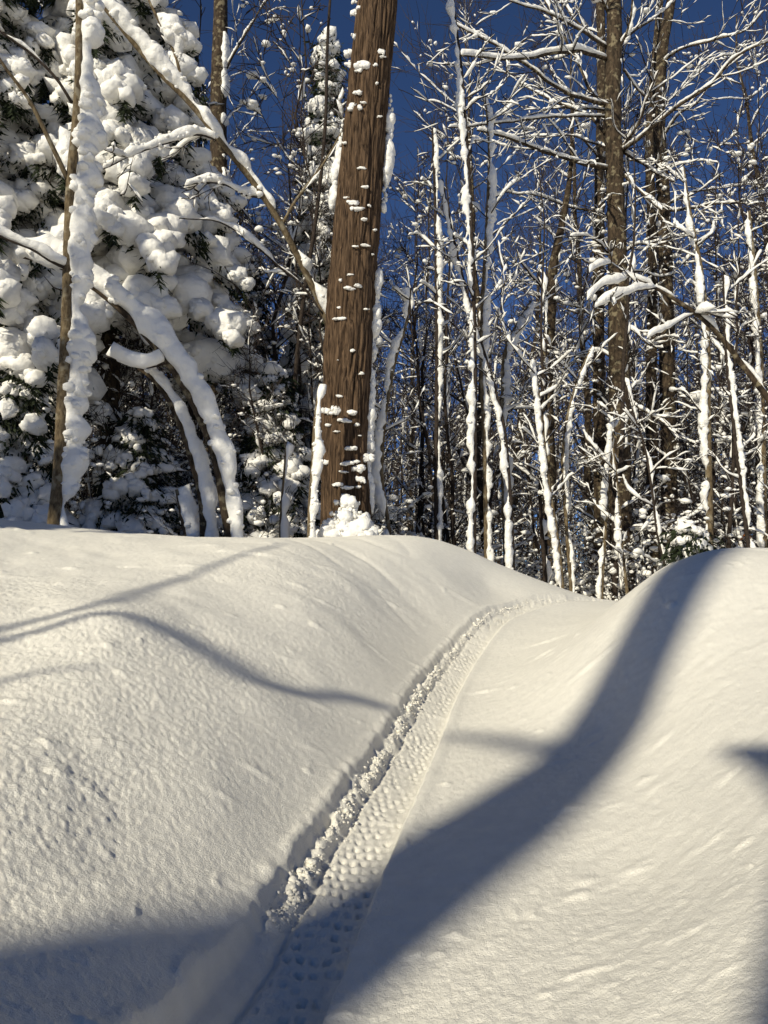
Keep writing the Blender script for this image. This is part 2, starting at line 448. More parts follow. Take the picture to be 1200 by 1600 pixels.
def snow_run(mb, P, R, seed, thick, cover=0.7, k=6, step=0.05, wind=WIND, vert=0.6, side=None, lump=0.35, freq=None, knobs=0):
    """snow lying along a branch (on top) or plastered on a stem (wind side), with gaps"""
    P, R = resample(P, step, R)
    n = len(P)
    if n < 3: return
    T = norm(np.gradient(P, axis=0))
    tz = np.abs(T[:, 2])
    up = np.zeros((n, 3)); up[:, 2] = 1
    U = norm(up - T * T[:, 2:3])
    w = wind if side is None else side
    Wp = norm(w - T * (T @ w)[:, None])
    bl = sstep(.55, .93, tz)[:, None]
    D = norm(U * (1 - bl) + Wp * bl)
    L = np.r_[0, np.cumsum(np.linalg.norm(np.diff(P, axis=0), axis=1))]
    f = freq or (3.4 if thick > .055 else 6.5)
    g = noise2(L * f + seed * 7.3, L * 0 + seed * 1.9, 31) + .5 * noise2(L * f * 2.7 + seed * 3.3, L * 0 + 5, 32)
    cov = cover * (1 - bl[:, 0] * (1 - vert))
    gate = np.clip((g - (0.55 - 1.1 * cov)) / .42, 0, 1)
    s = thick * (0.55 + .75 * np.clip(g + .5, 0, 1.4)) * gate ** .75
    on = np.where(gate > 0.02)[0]
    if len(on) < 2: return
    cuts = np.where(np.diff(on) > 1)[0]
    for a in np.split(on, cuts + 1):
        if len(a) < 2: continue
        a = np.arange(max(0, a[0] - 1), min(n, a[-1] + 2))
        if len(a) < 3: continue
        h = s[a].copy(); h[0] = h[-1] = thick * .08
        hw = (R[a] * .55 + h * .38) * np.clip(h / (thick * .5), .15, 1)
        C = P[a] + D[a] * (R[a] * .80 + h * .42)[:, None]
        mb.tube(C, hw, k, R2=h * .52 + R[a] * .10, up=D[a], rough=lump, seed=seed + 40, freq=1.0 / max(thick, .02))
        if knobs:
            kr = np.random.RandomState(seed + len(a)); m_ = int(knobs * len(a)); q = kr.randint(1, len(a) - 1, m_) if len(a) > 2 else np.array([1])
            Bn = np.cross(T[a], D[a]); th = kr.uniform(-math.pi, math.pi, len(q))
            rr = h[q] * kr.uniform(.16, .34, len(q))
            cc = C[q] + D[a][q] * (np.cos(th) * h[q] * .44)[:, None] + Bn[q] * (np.sin(th) * hw[q] * .88)[:, None]
            mb.lumps(cc, np.stack([rr, rr, rr * .8], 1), 2, seed + 9, .3)

def snow_blobs(mb, sk, seed, per_m, size, lv=(2, 3, 4), flat=.62, minz=-9):
    rs_ = np.random.RandomState(seed); C, R = [], []
    for P, R_, l in sk:
        if l not in lv: continue
        L = np.linalg.norm(np.diff(P, axis=0), axis=1).sum(); q = rs_.poisson(L * per_m)
        for t in rs_.rand(q):
            i = min(int(t * (len(P) - 1)), len(P) - 2); f = t * (len(P) - 1) - i
            d = P[i + 1] - P[i]; d = np.abs(d) / (np.linalg.norm(d) + 1e-9)
            r = size * rs_.gamma(3.0, .33)
            C.append(P[i] * (1 - f) + P[i + 1] * f + np.array([0, 0, r * .4])); R.append([r * (.75 + .8 * d[0]), r * (.75 + .8 * d[1]), r * flat * (1 + .3 * d[2])])
    if C: mb.lumps(C, np.array(R), 1, seed, .4, 1.4)

def grow(rng, p, d, L, r, lvl, maxl, out, up=.15, wig=.18, n=7, ratio=.52, kids=(5, 4, 3), spread=(.55, .95), t0=.25):
    pts = [p]; dirs = []
    st = L / (n - 1)
    for q in range(n - 1):
        d = norm(d + rng.normal(0, wig, 3) * .6 + np.array([0, 0, up * .3]))
        p = p + d * st; pts.append(p); dirs.append(d)
    P = np.array(pts); R = r * (1 - .80 * np.linspace(0, 1, n))
    out.append((P, R, lvl))
    if lvl >= maxl: return
    kn = kids[min(lvl, len(kids) - 1)]
    for q in range(kn):
        t = rng.uniform(t0, .97)
        i = min(int(t * (n - 1)), n - 2); fr = t * (n - 1) - i
        b = P[i] * (1 - fr) + P[i + 1] * fr
        dd = dirs[i]
        ax = norm(np.cross(dd, rng.normal(0, 1, 3)))
        an = rng.uniform(*spread)
        nd = norm(dd * math.cos(an) + ax * math.sin(an))
        grow(rng, b, nd, L * ratio * (1.15 - .55 * t) * rng.uniform(.7, 1.2), max(R[i] * .55, .002), lvl + 1, maxl, out, up, wig * 1.1, max(4, n - 1), ratio, kids, spread, .2)

def bare_tree(rng, H, r, lean=0.0, bole=.3, limbs=16, llen=.28, sub=3, kids=(5, 4, 3), pitch=(.75, 1.25), curve=.03, up=.2):
    """skeleton of a leafless tree standing at the origin: list of (points, radii, level)"""
    n = 14
    t = np.linspace(0, 1, n)
    ph = rng.uniform(0, 6.28)
    cx = np.cumsum(rng.normal(0, curve, n)) * H * .12; cy = np.cumsum(rng.normal(0, curve, n)) * H * .12
    P = np.stack([lean * H * t * math.cos(ph) + cx - cx[0], lean * H * t * math.sin(ph) + cy - cy[0], H * t - .3], 1)
    R = r * (1 - .86 * t ** 1.1) * (1 + .35 * np.exp(-t * 25))
    sk = [(P, R, 0)]
    for q in range(limbs):
        tt = bole + (1 - bole) * (q + rng.uniform(0, 1)) / limbs * .97
        i = min(int(tt * (n - 1)), n - 2); f = tt * (n - 1) - i
        b = P[i] * (1 - f) + P[i + 1] * f
        a = q * 2.4 + rng.uniform(-.6, .6); an = rng.uniform(*pitch)
        d = np.array([math.sin(an) * math.cos(a), math.sin(an) * math.sin(a), math.cos(an)])
        rr = (R[i] * (1 - f) + R[i + 1] * f)
        grow(rng, b, d, H * llen * (1.25 - .8 * tt) * rng.uniform(.65, 1.2), max(rr * .42, .004), 1, sub, sk, up, .14, 7, .5, (0,) + kids)
    return sk

def tubes(mb, sk, lv=None, kmin=3, seed=0):
    for P, R, l in sk:
        if lv is None or l in lv:
            mb.tube(P, np.maximum(R, .0048), 7 if l == 0 else (5 if l == 1 else kmin), cap=l < 2)

def make_bare(name, sk, base, label, cat, group, bark, twig, snow, seed, thick=(.05, .045, .035, .03), cover=(.5, .85, .75, .6), step=.08, k=6, blobs=0, bsize=.03, side=None, lump=.35):
    o = root(name, base, label, cat, group)
    m = MB(); tubes(m, sk, (0,)); obj('trunk', m, bark, o)
    m = MB(); tubes(m, sk, (1, 2, 3, 4)); obj('crown', m, twig, o)
    m = MB()
    for q, (P, R, l) in enumerate(sk):
        l_ = min(l, 3)
        if l >= 3 and blobs: continue
        snow_run(m, P, np.maximum(R, .004), seed * 131 + q, thick[l_] * (1 if l else 1), cover[l_], k if l < 2 else max(4, k - 1), step, side=side, lump=lump)
    if blobs: snow_blobs(m, sk, seed + 5, blobs, bsize, (2, 3))
    obj('snow_cover', m, snow, o)
    return o

def px_line(pts):
    return np.array([at(*p) for p in pts])

def stem_tree(name, label, pts, widths, snow_kw, branches=(), bark=M_SAPBARK, cat='tree', group=None, k=8, seed=1, twigs=0, twig_len=.5, fine=True, base_y=None, twig_mat=None):
    """a tree traced as a stem and branches, each (points, widths in metres, snow settings)"""
    P = px_line(pts)
    base = np.array([P[0, 0], P[0, 1], gz(P[0, 0], P[0, 1]) - .05])
    if P[0, 2] > base[2] + .02:
        P = np.vstack([base, P]); widths = [widths[0]] + list(widths)
    R = np.interp(np.linspace(0, 1, len(P)), np.linspace(0, 1, len(widths)), widths) / 2
    o = root(name, base, label, cat, group)
    rng = np.random.RandomState(seed)
    Pf, Rf = resample(P, .10, R)
    m = MB(); m.tube(Pf, Rf, k, rough=.07, seed=seed, freq=9); obj('trunk', m, bark, o, base)
    if snow_kw:
        m = MB(); snow_run(m, P, R, seed + 3, **snow_kw); obj('snow_cover', m, M_SNOW, o, base)
    sk = []
    for bi, (bp, bw, bs) in enumerate(branches):
        B = px_line(bp); BR = np.linspace(bw[0], bw[1], len(B)) / 2
        B, BR = resample(B, .08, BR)
        B = B + np.stack([noise2(np.arange(len(B)) * .35, np.full(len(B), bi * 3.1 + 9 * q), seed) for q in range(3)], 1) * .03 * sstep(0, 4, np.arange(len(B)))[:, None]
        m = MB(); m.tube(B, BR, 6); b = obj('branch', m, bark if bw[0] > .03 else M_TWIG, o, base)
        m = MB()
        if bs: snow_run(m, B, BR, seed * 17 + bi, **bs)
        sub = []
        for q in range(twigs):
            t = rng.uniform(.15, 1); i = min(int(t * (len(B) - 1)), len(B) - 2)
            dd = norm(B[i + 1] - B[i]); ax = norm(np.cross(dd, rng.normal(0, 1, 3))); an = rng.uniform(.5, 1.0)
            grow(rng, B[i], norm(dd * math.cos(an) + ax * math.sin(an)), twig_len * rng.uniform(.5, 1.3), max(BR[i] * .5, .004), 2, 3, sub, .1, .2, 7, .55, (0, 0, 4))
        for q, (A, AR, l) in enumerate(sub):
            if bs: snow_run(m, A, np.maximum(AR, .004), seed * 31 + bi * 57 + q, max(.018, bs['thick'] * (.55 if l == 2 else .42)), .85 if l == 2 else .55, 5, .05, lump=.5)
        if bs and sub: snow_blobs(m, sub, seed * 7 + bi, .6, .018, (2, 3))
        sk += sub
        if m.n: obj('snow', m, M_SNOW, b, base)
    if sk:
        m = MB(); tubes(m, sk); obj('twigs', m, twig_mat or M_TWIG, o, base)
    return o

# ------------------------------------------------------------------ the large brown trunk in the middle
def big_trunk():
    pts = [(541, 870, 7.6), (541, 800, 7.6), (537, 700, 7.6), (543, 560, 7.6), (551, 430, 7.6), (565, 270, 7.6), (578, 120, 7.6), (590, 0, 7.6), (603, -160, 7.6), (618, -420, 7.6)]
    P = px_line(pts); R = np.array([88, 80, 76, 78, 78, 73, 68, 66, 60, 50]) * 7.6 / 1200 / 2
    base = np.array([P[0, 0], 7.6, gz(P[0, 0], 7.6) - .05])
    o = root('thick_trunk_tree', base, 'thick brown tree trunk with furrowed bark rising in the middle of the picture', 'tree')
    Pf, Rf = resample(P, .028, R)
    n, k = len(Pf), 170
    a = np.arange(k) * 2 * math.pi / k
    T = norm(np.gradient(Pf, axis=0)); X = norm(np.cross(np.tile([0, 1., 0], (n, 1)), T)); Y = np.cross(T, X)
    A, Z = np.meshgrid(a, Pf[:, 2])
    # furrows: ridged noise stretched along the stem, wandering with height
    wv = A + .10 * noise2(Z * 2.2, np.cos(A) * 1.3 + 4, 3) + .05 * noise2(Z * 7, np.sin(A) * 3, 4)
    cyc = lambda f, zf, sd: noise3(np.stack([np.cos(wv) * f, np.sin(wv) * f, Z * zf], -1), sd)
    rid = 1 - np.abs(cyc(5.2, 1.5, 5)) * 4.6
    rid2 = 1 - np.abs(cyc(10.5, 4.0, 6)) * 4.0
    disp = -.032 * np.clip(rid, 0, 1) ** 2 - .018 * np.clip(rid2, 0, 1) ** 2 + .006 * cyc(2, 5, 7) + .007 * cyc(1.0, 1.1, 8)
    RR = Rf[:, None] + disp
    V = Pf[:, None] + RR[..., None] * (np.cos(A)[..., None] * X[:, None] + np.sin(A)[..., None] * Y[:, None])
    i = np.arange(n - 1)[:, None] * k; j = np.arange(k)[None]; j2 = (j + 1) % k
    m = MB(); m.add(V.reshape(-1, 3), np.stack([i + j, i + j2, i + k + j2, i + k + j], -1).reshape(-1, 4))
    obj('trunk', m, M_BIGBARK, o, base)
    # clumps of snow caught on the bark: (photo x, y, half width, half height)
    rs = np.random.RandomState(8)
    CL = [(593, 80, 7, 4), (598, 90, 5, 3), (569, 100, 10, 6), (559, 108, 8, 7), (588, 103, 4, 3), (588, 127, 4, 4), (558, 146, 8, 5), (571, 158, 5, 3), (552, 172, 9, 7), (560, 170, 5, 5), (592, 182, 6, 4), (540, 222, 6, 4), (564, 264, 7, 3), (567, 289, 8, 4), (541, 312, 8, 4), (553, 318, 12, 6), (561, 326, 10, 5), (577, 321, 4, 3), (571, 341, 5, 3), (585, 358, 3, 3), (555, 386, 7, 3), (569, 384, 7, 3), (583, 396, 4, 3),
          (545, 431, 7, 3), (557, 445, 7, 4), (546, 452, 8, 4), (530, 440, 5, 6), (571, 483, 6, 3), (529, 478, 6, 4), (534, 499, 10, 5), (552, 545, 6, 4), (525, 563, 3, 2), (565, 582, 4, 3), (527, 618, 8, 5), (512, 640, 8, 8), (527, 643, 7, 8), (551, 648, 9, 6), (515, 663, 8, 5), (535, 660, 12, 6), (526, 672, 8, 4), (560, 666, 4, 3), (561, 677, 4, 3), (549, 698, 10, 5), (541, 724, 10, 5), (556, 720, 13, 6), (568, 716, 9, 7), (510, 726, 5, 4), (537, 740, 12, 4), (561, 735, 8, 6), (566, 750, 7, 6), (526, 755, 12, 6), (541, 760, 8, 4), (560, 760, 8, 7),
          (551, 2, 8, 9), (556, 20, 10, 9), (563, 15, 6, 6), (553, 55, 8, 12), (549, 80, 7, 9), (545, 105, 7, 7)]
    for cx, cy, hw, hh in CL:
        v_ = rs.uniform(.55, 1.3); hw, hh = hw * v_, hh * v_ * rs.uniform(.6, 1.0); cx += rs.uniform(-3, 3); cy += rs.uniform(-4, 4)
        ax = np.interp(cy, [p[1] for p in reversed(pts[::-1])][::1], [p[0] for p in pts]) if False else float(np.interp(-cy, [-p[1] for p in pts], [p[0] for p in pts]))
        rr = float(np.interp(-cy, [-p[1] for p in pts], R)) * 1200 / 7.6
        u = np.clip((cx - ax) / rr, -1.08, 1.08)
        dy = math.sqrt(max(0, 1 - min(1, abs(u)) ** 2)) * rr * 7.6 / 1200
        c = at(cx, cy, 7.6 - dy)
        sc = 7.6 / 1200
        m = MB(); q = rs.randint(4, 8)
        C = c + np.stack([rs.uniform(-.85, .85, q) * hw * sc, rs.uniform(-.004, .016, q), rs.uniform(-.5, .5, q) * hh * sc], 1)
        C[0] = c; m.lumps(C[:1], np.array([[hw * sc * .75, hh * sc * .35 + .004, hh * sc * .8]]), 2, int(cx * 3 + cy), .5, 2.2)
        m.lumps(C, np.stack([rs.uniform(.25, .6, q) * hw * sc, rs.uniform(.3, .5, q) * hh * sc + .004, rs.uniform(.35, .75, q) * hh * sc], 1), 2, int(cx * 7 + cy), .42)
        obj('snow_clump', m, M_SNOW, o, base)
    # snow plastered down the right edge
    for sd, y0, y1, off in ((1, 430, 700, 1.0), (2, 690, 800, .93), (-1, 190, 330, 1.05), (1, 150, 330, 1.04)):
        m = MB(); L = []
        for cy in np.arange(y0, y1, 7.0):
            ax = float(np.interp(-cy, [-p[1] for p in pts], [p[0] for p in pts])); rr = float(np.interp(-cy, [-p[1] for p in pts], R)) * 1200 / 7.6
            L.append(at(ax + (1 if sd > 0 else -1) * rr * off + rs.uniform(-2, 3), cy, 7.62))
        L = np.array(L); g = noise2(np.arange(len(L)) * .35, np.full(len(L), float(y0)), 3)
        rr = np.clip(.045 + .07 * g, .012, .09)
        m.lumps(L, np.stack([rr * .8, rr, rr * 1.2], 1), 2, y0, .3)
        obj('snow_plaster', m, M_SNOW, o, base)
    # heap of snow round the foot
    m = MB()
    C, RR = [], []
    for _ in range(190):
        x, y = rs.uniform(500, 584), rs.uniform(780, 848)
        t = (y - 778) / 60
        if abs(x - 543) > 14 + 30 * t: continue
        C.append(at(x, y, 7.27 - .15 * t + rs.uniform(-.05, .05))); RR.append(rs.uniform(.04, .07) if rs.rand() < .25 else rs.uniform(.010, .03))
    m.lumps([at(530, 838, 7.2), at(552, 832, 7.18), at(565, 842, 7.22), at(542, 815, 7.25), at(515, 845, 7.25)], np.array([[.17, .14, .10], [.18, .14, .13], [.14, .12, .09], [.13, .10, .11], [.13, .11, .08]]), 3, 78, .40, 2.6)
    m.lumps(C, np.array(RR), 2, 77, .42, 2.0)
    obj('snow_heap', m, M_SNOW, o, base)
    return o
big_trunk()

# ------------------------------------------------------------------ snow-laden firs
def fir_branch(rng, P, detail, lump, needle_n, load=1.0, away=False):
    """meshes (bough with needles, its snow) for a bough along P"""
    b, s = MB(), MB()
    n = len(P)
    b.tube(P, np.linspace(.022, .006, n), 5)
    Pf = resample(P, .05)
    T = norm(np.gradient(Pf, axis=0))
    side = norm(np.cross(T, [0, 0, 1.]))
    L = len(Pf)
    # needles: small dark blades hanging around and below the bough
    q = rng.randint(0, L, needle_n)
    f = np.linspace(.5, 1, L)[q][:, None]
    w = rng.uniform(-1, 1, (needle_n, 1)) * .30 * np.sin(np.pi * np.clip(q / L + .12, 0, 1))[:, None]
    c = Pf[q] + side[q] * w - np.array([0, 0, 1]) * (rng.uniform(.0, .24, (needle_n, 1)) + np.abs(w) * .25)
    d = norm(side[q] * np.sign(w) * .8 + T[q] * .7 + rng.normal(0, .35, (needle_n, 3)) - np.array([0, 0, .45])) * rng.uniform(.06, .15, (needle_n, 1))
    e = norm(np.cross(d, rng.normal(0, 1, (needle_n, 3)))) * .016
    V = np.stack([c - e, c + e, c + d], 1).reshape(-1, 3)
    b.add(V, None, np.arange(needle_n * 3).reshape(-1, 3))
    # snow: big pillows along the bough, then small knobs on their surface
    C, R, TT = [], [], []
    t = .18
    ln = np.linalg.norm(np.diff(Pf, axis=0), axis=1).sum()
    while t < 1.02:
        i = min(int(t * (L - 1)), L - 1)
        wd = lump * (.55 + .75 * math.sin(math.pi * min(.95, t * .8 + .12))) * rng.uniform(.75, 1.25) * load
        k = rng.randint(1, 3)
        for z in range(k):
            ww = rng.uniform(-1, 1) * wd * .9
            TT.append(np.abs(T[i])); C.append(Pf[i] + side[i] * ww + np.array([0, 0, wd * .28 - abs(ww) * .35 - rng.uniform(0, .4) * wd])); R.append(wd * rng.uniform(.55, .95))
        t += wd * rng.uniform(.7, 1.25) / max(ln, .3)
    C, R = np.array(C), np.array(R)
    TT = np.array(TT); s.lumps(C, R[:, None] * (np.array([.85, .85, .62]) + np.array([.6, .6, .5]) * TT), 1 if away else 2, rng.randint(1e6), .42, 2.2)
    if detail and not away:
        kn = 6
        dirs = norm(rng.normal(0, 1, (len(C), kn, 3)) + np.array([-.2, -.5, .0]))
        rr = R[:, None] * rng.uniform(.15, .42, (len(C), kn))
        cc = C[:, None] + dirs * (R[:, None, None] * np.array([1, 1, .78])) * .88
        s.lumps(cc.reshape(-1, 3), np.stack([rr.ravel() * 1.0, rr.ravel(), rr.ravel() * .85], 1), detail, rng.randint(1e6), .36, 1.8)
    return b, s

def fir(name, label, base, H, spread, nb, seed, lump=.15, detail=1, needle_n=150, z0=.5, per_bough=True, face=None, group=None, top=1.0, droop=.55):
    rng = np.random.RandomState(seed)
    base = np.array(base, float)
    o = root(name, base, label, 'fir tree', group)
    m = MB(); zz = np.linspace(-.3, H, 12)
    m.tube(np.stack([base[0] + .03 * np.sin(zz), base[1] + 0 * zz, base[2] + zz], 1), np.linspace(.012 * H + .03, .012, 12), 8); obj('trunk', m, M_BARK, o, base)
    bb, ss = MB(), MB()
    for q in range(nb):
        t = ((q + rng.uniform(0, 1)) / nb) ** .9
        z = z0 + (H - z0) * t
        L = spread * (1 - t ** 1.25) * rng.uniform(.75, 1.12) + .10
        a = q * 2.399 + rng.uniform(-.3, .3)
        if face is not None and math.cos(a - face) < -.45 and rng.rand() < .7: a += math.pi
        n = 7; u = np.linspace(0, 1, n)
        P = np.stack([L * u * math.cos(a), L * u * math.sin(a), z + L * (.22 * u - droop * 1.3 * u ** 2)], 1) + base
        P += rng.normal(0, .02, P.shape) * u[:, None]
        lm = lump * (0.62 + .5 * (1 - t))
        b, s = fir_branch(rng, P, detail, lm, needle_n // 2 if math.sin(a) > .35 else needle_n, 1.0, math.sin(a) > .35)
        if per_bough:
            x = obj('bough', b, M_NEEDLE, o, base); obj('snow_load', s, M_SNOW, x, base)
        else:
            bb.v += b.v; bb.q += [v + bb.n for v in b.q]; bb.t += [v + bb.n for v in b.t]; bb.n += b.n
            ss.v += s.v; ss.q += [v + ss.n for v in s.q]; ss.t += [v + ss.n for v in s.t]; ss.n += s.n
    if not per_bough:
        obj('crown', bb, M_NEEDLE, o, base); obj('snow_cover', ss, M_SNOW, o, base)
    return o

def ground_pt(px, Y):
    x = (px - 600) / 1200 * Y
    return np.array([x, Y, gz(x, Y) - .03])

FACE = -math.pi / 2
fir('fir_tree', 'huge fir at the left buried in heavy lumps of snow', ground_pt(165, 9.3), 10.5, 1.8, 140, 3, .168, 1, 300, 2.9, True, FACE)
fir('fir_tree', 'snow-buried fir cut off by the left edge of the picture', ground_pt(-50, 8.4), 9.0, 1.4, 88, 4, .160, 1, 300, 2.2, True, FACE)
fir('fir_tree', 'narrow snowy fir spire just left of the thick brown trunk', ground_pt(507, 11.2), 8.7, .95, 84, 5, .15, 1, 90, .8, False, FACE)
fir('fir_tree', 'small shaded fir right of the bowed stems with one sunlit bough', ground_pt(425, 9.2), 2.7, .85, 36, 6, .12, 1, 110, .15, False, FACE)
fir('fir_tree', 'middling snowy fir behind the leaning sapling, left of the thick trunk', ground_pt(392, 11.6), 5.4, .95, 56, 16, .105, 1, 110, .5, False, FACE)
fir('fir_tree', 'low shaded fir between the snow-caked pole and the bowed stems', ground_pt(215, 8.8), 1.9, .9, 30, 7, .11, 1, 140, .1, False, FACE)
fir('fir_tree', 'low snowy fir at the left edge beside the snow-caked pole', ground_pt(25, 8.0), 2.2, .8, 30, 8, .12, 1, 140, .1, False, FACE)
fir('fir_tree', 'tiny dark-needled fir peeping over the right snow bank', ground_pt(1078, 8.2), 1.0, .40, 26, 9, .065, 1, 90, .15, False, FACE)
# a dense fir outside the left edge whose shade falls on the thicket
fir('fir_tree', 'dense fir outside the picture beyond its left edge', (-5.9, 3.2, gz(-5.9, 3.2)), 6.8, 1.35, 70, 10, .17, 0, 120, .3, False)
fir('fir_tree', 'slim fir outside the picture nearer the viewer on the left', (-4.3, 3.0, gz(-4.3, 3.0)), 6.3, .62, 44, 11, .13, 0, 120, .3, False)

# ------------------------------------------------------------------ traced saplings in front
SW = dict(thick=.16, cover=1.0, k=10, step=.05, vert=1.0, lump=.38)
stem_tree('sapling', 'upright sapling at the left with thick snow caked along its right side',
          [(84, 826, 6.1), (92, 740, 6.1), (97, 640, 6.1), (104, 500, 6.1), (107, 380, 6.1), (110, 290, 6.1), (120, 180, 6.1), (124, 90, 6.1), (124, -20, 6.1), (128, -300, 6.1)],
          [.10, .095, .085, .075, .07, .065, .06], dict(thick=.15, cover=.92, k=18, step=.025, vert=1.0, lump=.46, freq=3.0, side=norm(np.array([.85, .5, 0])), knobs=1.3),
          [([(108, 285, 6.1), (82, 230, 6.0), (55, 175, 5.9), (25, 130, 5.8), (0, 92, 5.7), (-50, 10, 5.6)], (.045, .02), None),
           ([(112, 160, 6.1), (85, 118, 6.05), (50, 85, 6.0), (10, 55, 5.9), (-40, 20, 5.8)], (.03, .014), dict(thick=.03, cover=.4)),
           ([(106, 420, 6.1), (85, 412, 6.0), (50, 390, 5.9), (0, 368, 5.8), (-40, 350, 5.7)], (.03, .014), dict(thick=.07, cover=.8)),
           ([(100, 455, 6.1), (82, 448, 6.0), (70, 432, 5.95)], (.015, .006), None)], seed=21, k=12)
BOW = dict(cover=1.15, k=18, step=.028, vert=1.0, lump=.34, knobs=.35, freq=1.5, side=norm(np.array([.95, -.1, .3])))
stem_tree('bowed_sapling', 'long sapling bowed over to the left under a thick roll of snow',
          [(358, 846, 6.7), (350, 790, 6.7), (338, 720, 6.7), (312, 650, 6.7), (285, 600, 6.68), (258, 560, 6.66), (210, 505, 6.62), (150, 452, 6.55), (90, 415, 6.5), (30, 400, 6.45)],
          [.085, .08, .07, .06, .05, .03], dict(thick=.17, **BOW), [([(262, 565, 6.66), (230, 575, 6.6), (200, 570, 6.55), (165, 558, 6.5)], (.03, .012), dict(thick=.15, cover=1.1, k=10))], bark=M_BARK, seed=22)
stem_tree('bowed_sapling', 'shorter bowed sapling standing inside the curve of the long one',
          [(318, 846, 6.9), (316, 790, 6.9), (300, 720, 6.9), (280, 660, 6.9), (258, 615, 6.9), (235, 588, 6.85), (215, 575, 6.8)],
          [.07, .06, .05, .03], dict(thick=.10, **BOW), bark=M_BARK, seed=23)
stem_tree('snowy_stump', 'short leaning snowy stem at the foot of the bowed saplings',
          [(292, 846, 7.0), (285, 810, 7.0), (276, 765, 7.0)], [.05, .03], dict(thick=.12, **BOW), bark=M_BARK, seed=24, cat='stump')
stem_tree('leaning_sapling', 'long thin sapling leaning up to the left across the big fir',
          [(552, 860, 8.3), (545, 700, 8.3), (528, 560, 8.2), (502, 478, 8.05), (470, 410, 7.9), (440, 352, 7.75), (392, 280, 7.6), (345, 222, 7.45), (300, 165, 7.35), (250, 115, 7.25), (190, 45, 7.1), (150, -5, 7.0), (90, -90, 6.9)],
          [.08, .08, .075, .07, .062, .055, .05, .04, .03], dict(thick=.135, cover=1.02, k=14, step=.035, lump=.42, freq=2.2, knobs=.5),
          [([(440, 352, 7.75), (465, 310, 7.75), (500, 262, 7.75), (525, 222, 7.75), (545, 190, 7.75)], (.035, .02), dict(thick=.09, cover=1.0, k=10, freq=2.2, knobs=.5)),
           ([(345, 222, 7.45), (320, 212, 7.4), (295, 212, 7.3), (255, 225, 7.2), (215, 240, 7.1), (160, 262, 7.0)], (.022, .01), dict(thick=.10, cover=1.0, k=10, lump=.45, knobs=1.5)),
           ([(412, 310, 7.68), (385, 305, 7.6), (355, 290, 7.5), (320, 286, 7.4), (290, 292, 7.3)], (.022, .010), dict(thick=.10, cover=1.0, k=10, lump=.45, knobs=1.5)),
           ([(505, 490, 8.05), (470, 445, 8.0), (440, 420, 7.9), (400, 385, 7.8), (340, 345, 7.7), (280, 340, 7.6)], (.03, .010), dict(thick=.06, cover=.7, k=8)),
           ([(300, 165, 7.35), (283, 120, 7.35), (268, 70, 7.35), (240, 15, 7.3), (225, -20, 7.3)], (.035, .03), dict(thick=.14, cover=1.1, k=14, step=.03, lump=.45, knobs=1.5))], seed=25, twigs=3, twig_len=.35)
stem_tree('dark_sapling', 'thin dark sapling standing before the narrow fir spire',
          [(452, 850, 9.5), (470, 500, 9.5), (495, 330, 9.5), (508, 200, 9.5), (512, 60, 9.5), (520, -60, 9.5)], [.06, .05, .04, .03], dict(thick=.05, cover=.35),
          [([(497, 320, 9.5), (480, 260, 9.5), (472, 200, 9.5), (472, 120, 9.5)], (.025, .012), None)], bark=M_TWIG, seed=26, twigs=2)
stem_tree('snowy_sapling', 'slender snow-coated stem close beside the left foot of the thick trunk',
          [(483, 846, 7.0), (484, 800, 7.0), (489, 720, 7.0), (492, 660, 7.0), (495, 628, 7.02), (499, 600, 7.05)], [.04, .03, .012], dict(thick=.075, cover=1.1, k=12, step=.03, vert=1.0, knobs=1.2), seed=27)
stem_tree('snowy_sapling', 'slim stem with a snow wedge midway between bowed saplings and thick trunk',
          [(438, 846, 7.6), (440, 790, 7.6), (445, 730, 7.6), (448, 690, 7.6)], [.03, .02], dict(thick=.09, cover=.9, k=8, vert=1.0), seed=28)
stem_tree('leaning_branch', 'snowy branch leaning in from the right edge with drooping snow fronds',
          [(1290, 760, 5.6), (1240, 680, 5.6), (1198, 620, 5.6), (1160, 570, 5.6), (1120, 520, 5.6), (1090, 492, 5.6), (1050, 465, 5.6), (1020, 448, 5.55), (985, 432, 5.5), (955, 412, 5.45), (925, 392, 5.4)],
          [.05, .04, .03, .018, .008], dict(thick=0.034, cover=.6, k=8),
          [([(1025, 450, 5.55), (1000, 455, 5.4), (970, 462, 5.3), (925, 480, 5.2)], (.012, .005), dict(thick=0.058, cover=1.3, k=10)),
           ([(985, 432, 5.5), (960, 445, 5.35), (935, 450, 5.25), (915, 470, 5.15)], (.012, .005), dict(thick=0.054, cover=1.3, k=10)),
           ([(955, 412, 5.45), (935, 418, 5.3), (920, 428, 5.2)], (.010, .004), dict(thick=0.048, cover=1.3, k=10)),
           ([(1085, 490, 5.6), (1055, 505, 5.5), (1030, 520, 5.4), (1010, 530, 5.35)], (.012, .005), dict(thick=0.041, cover=1.0, k=8)),
           ([(1085, 490, 5.6), (1100, 487, 5.5), (1120, 480, 5.45)], (.010, .005), dict(thick=0.054, cover=1.3, k=10))], bark=M_BARK, seed=29, cat='branch', twigs=2, twig_len=.25)

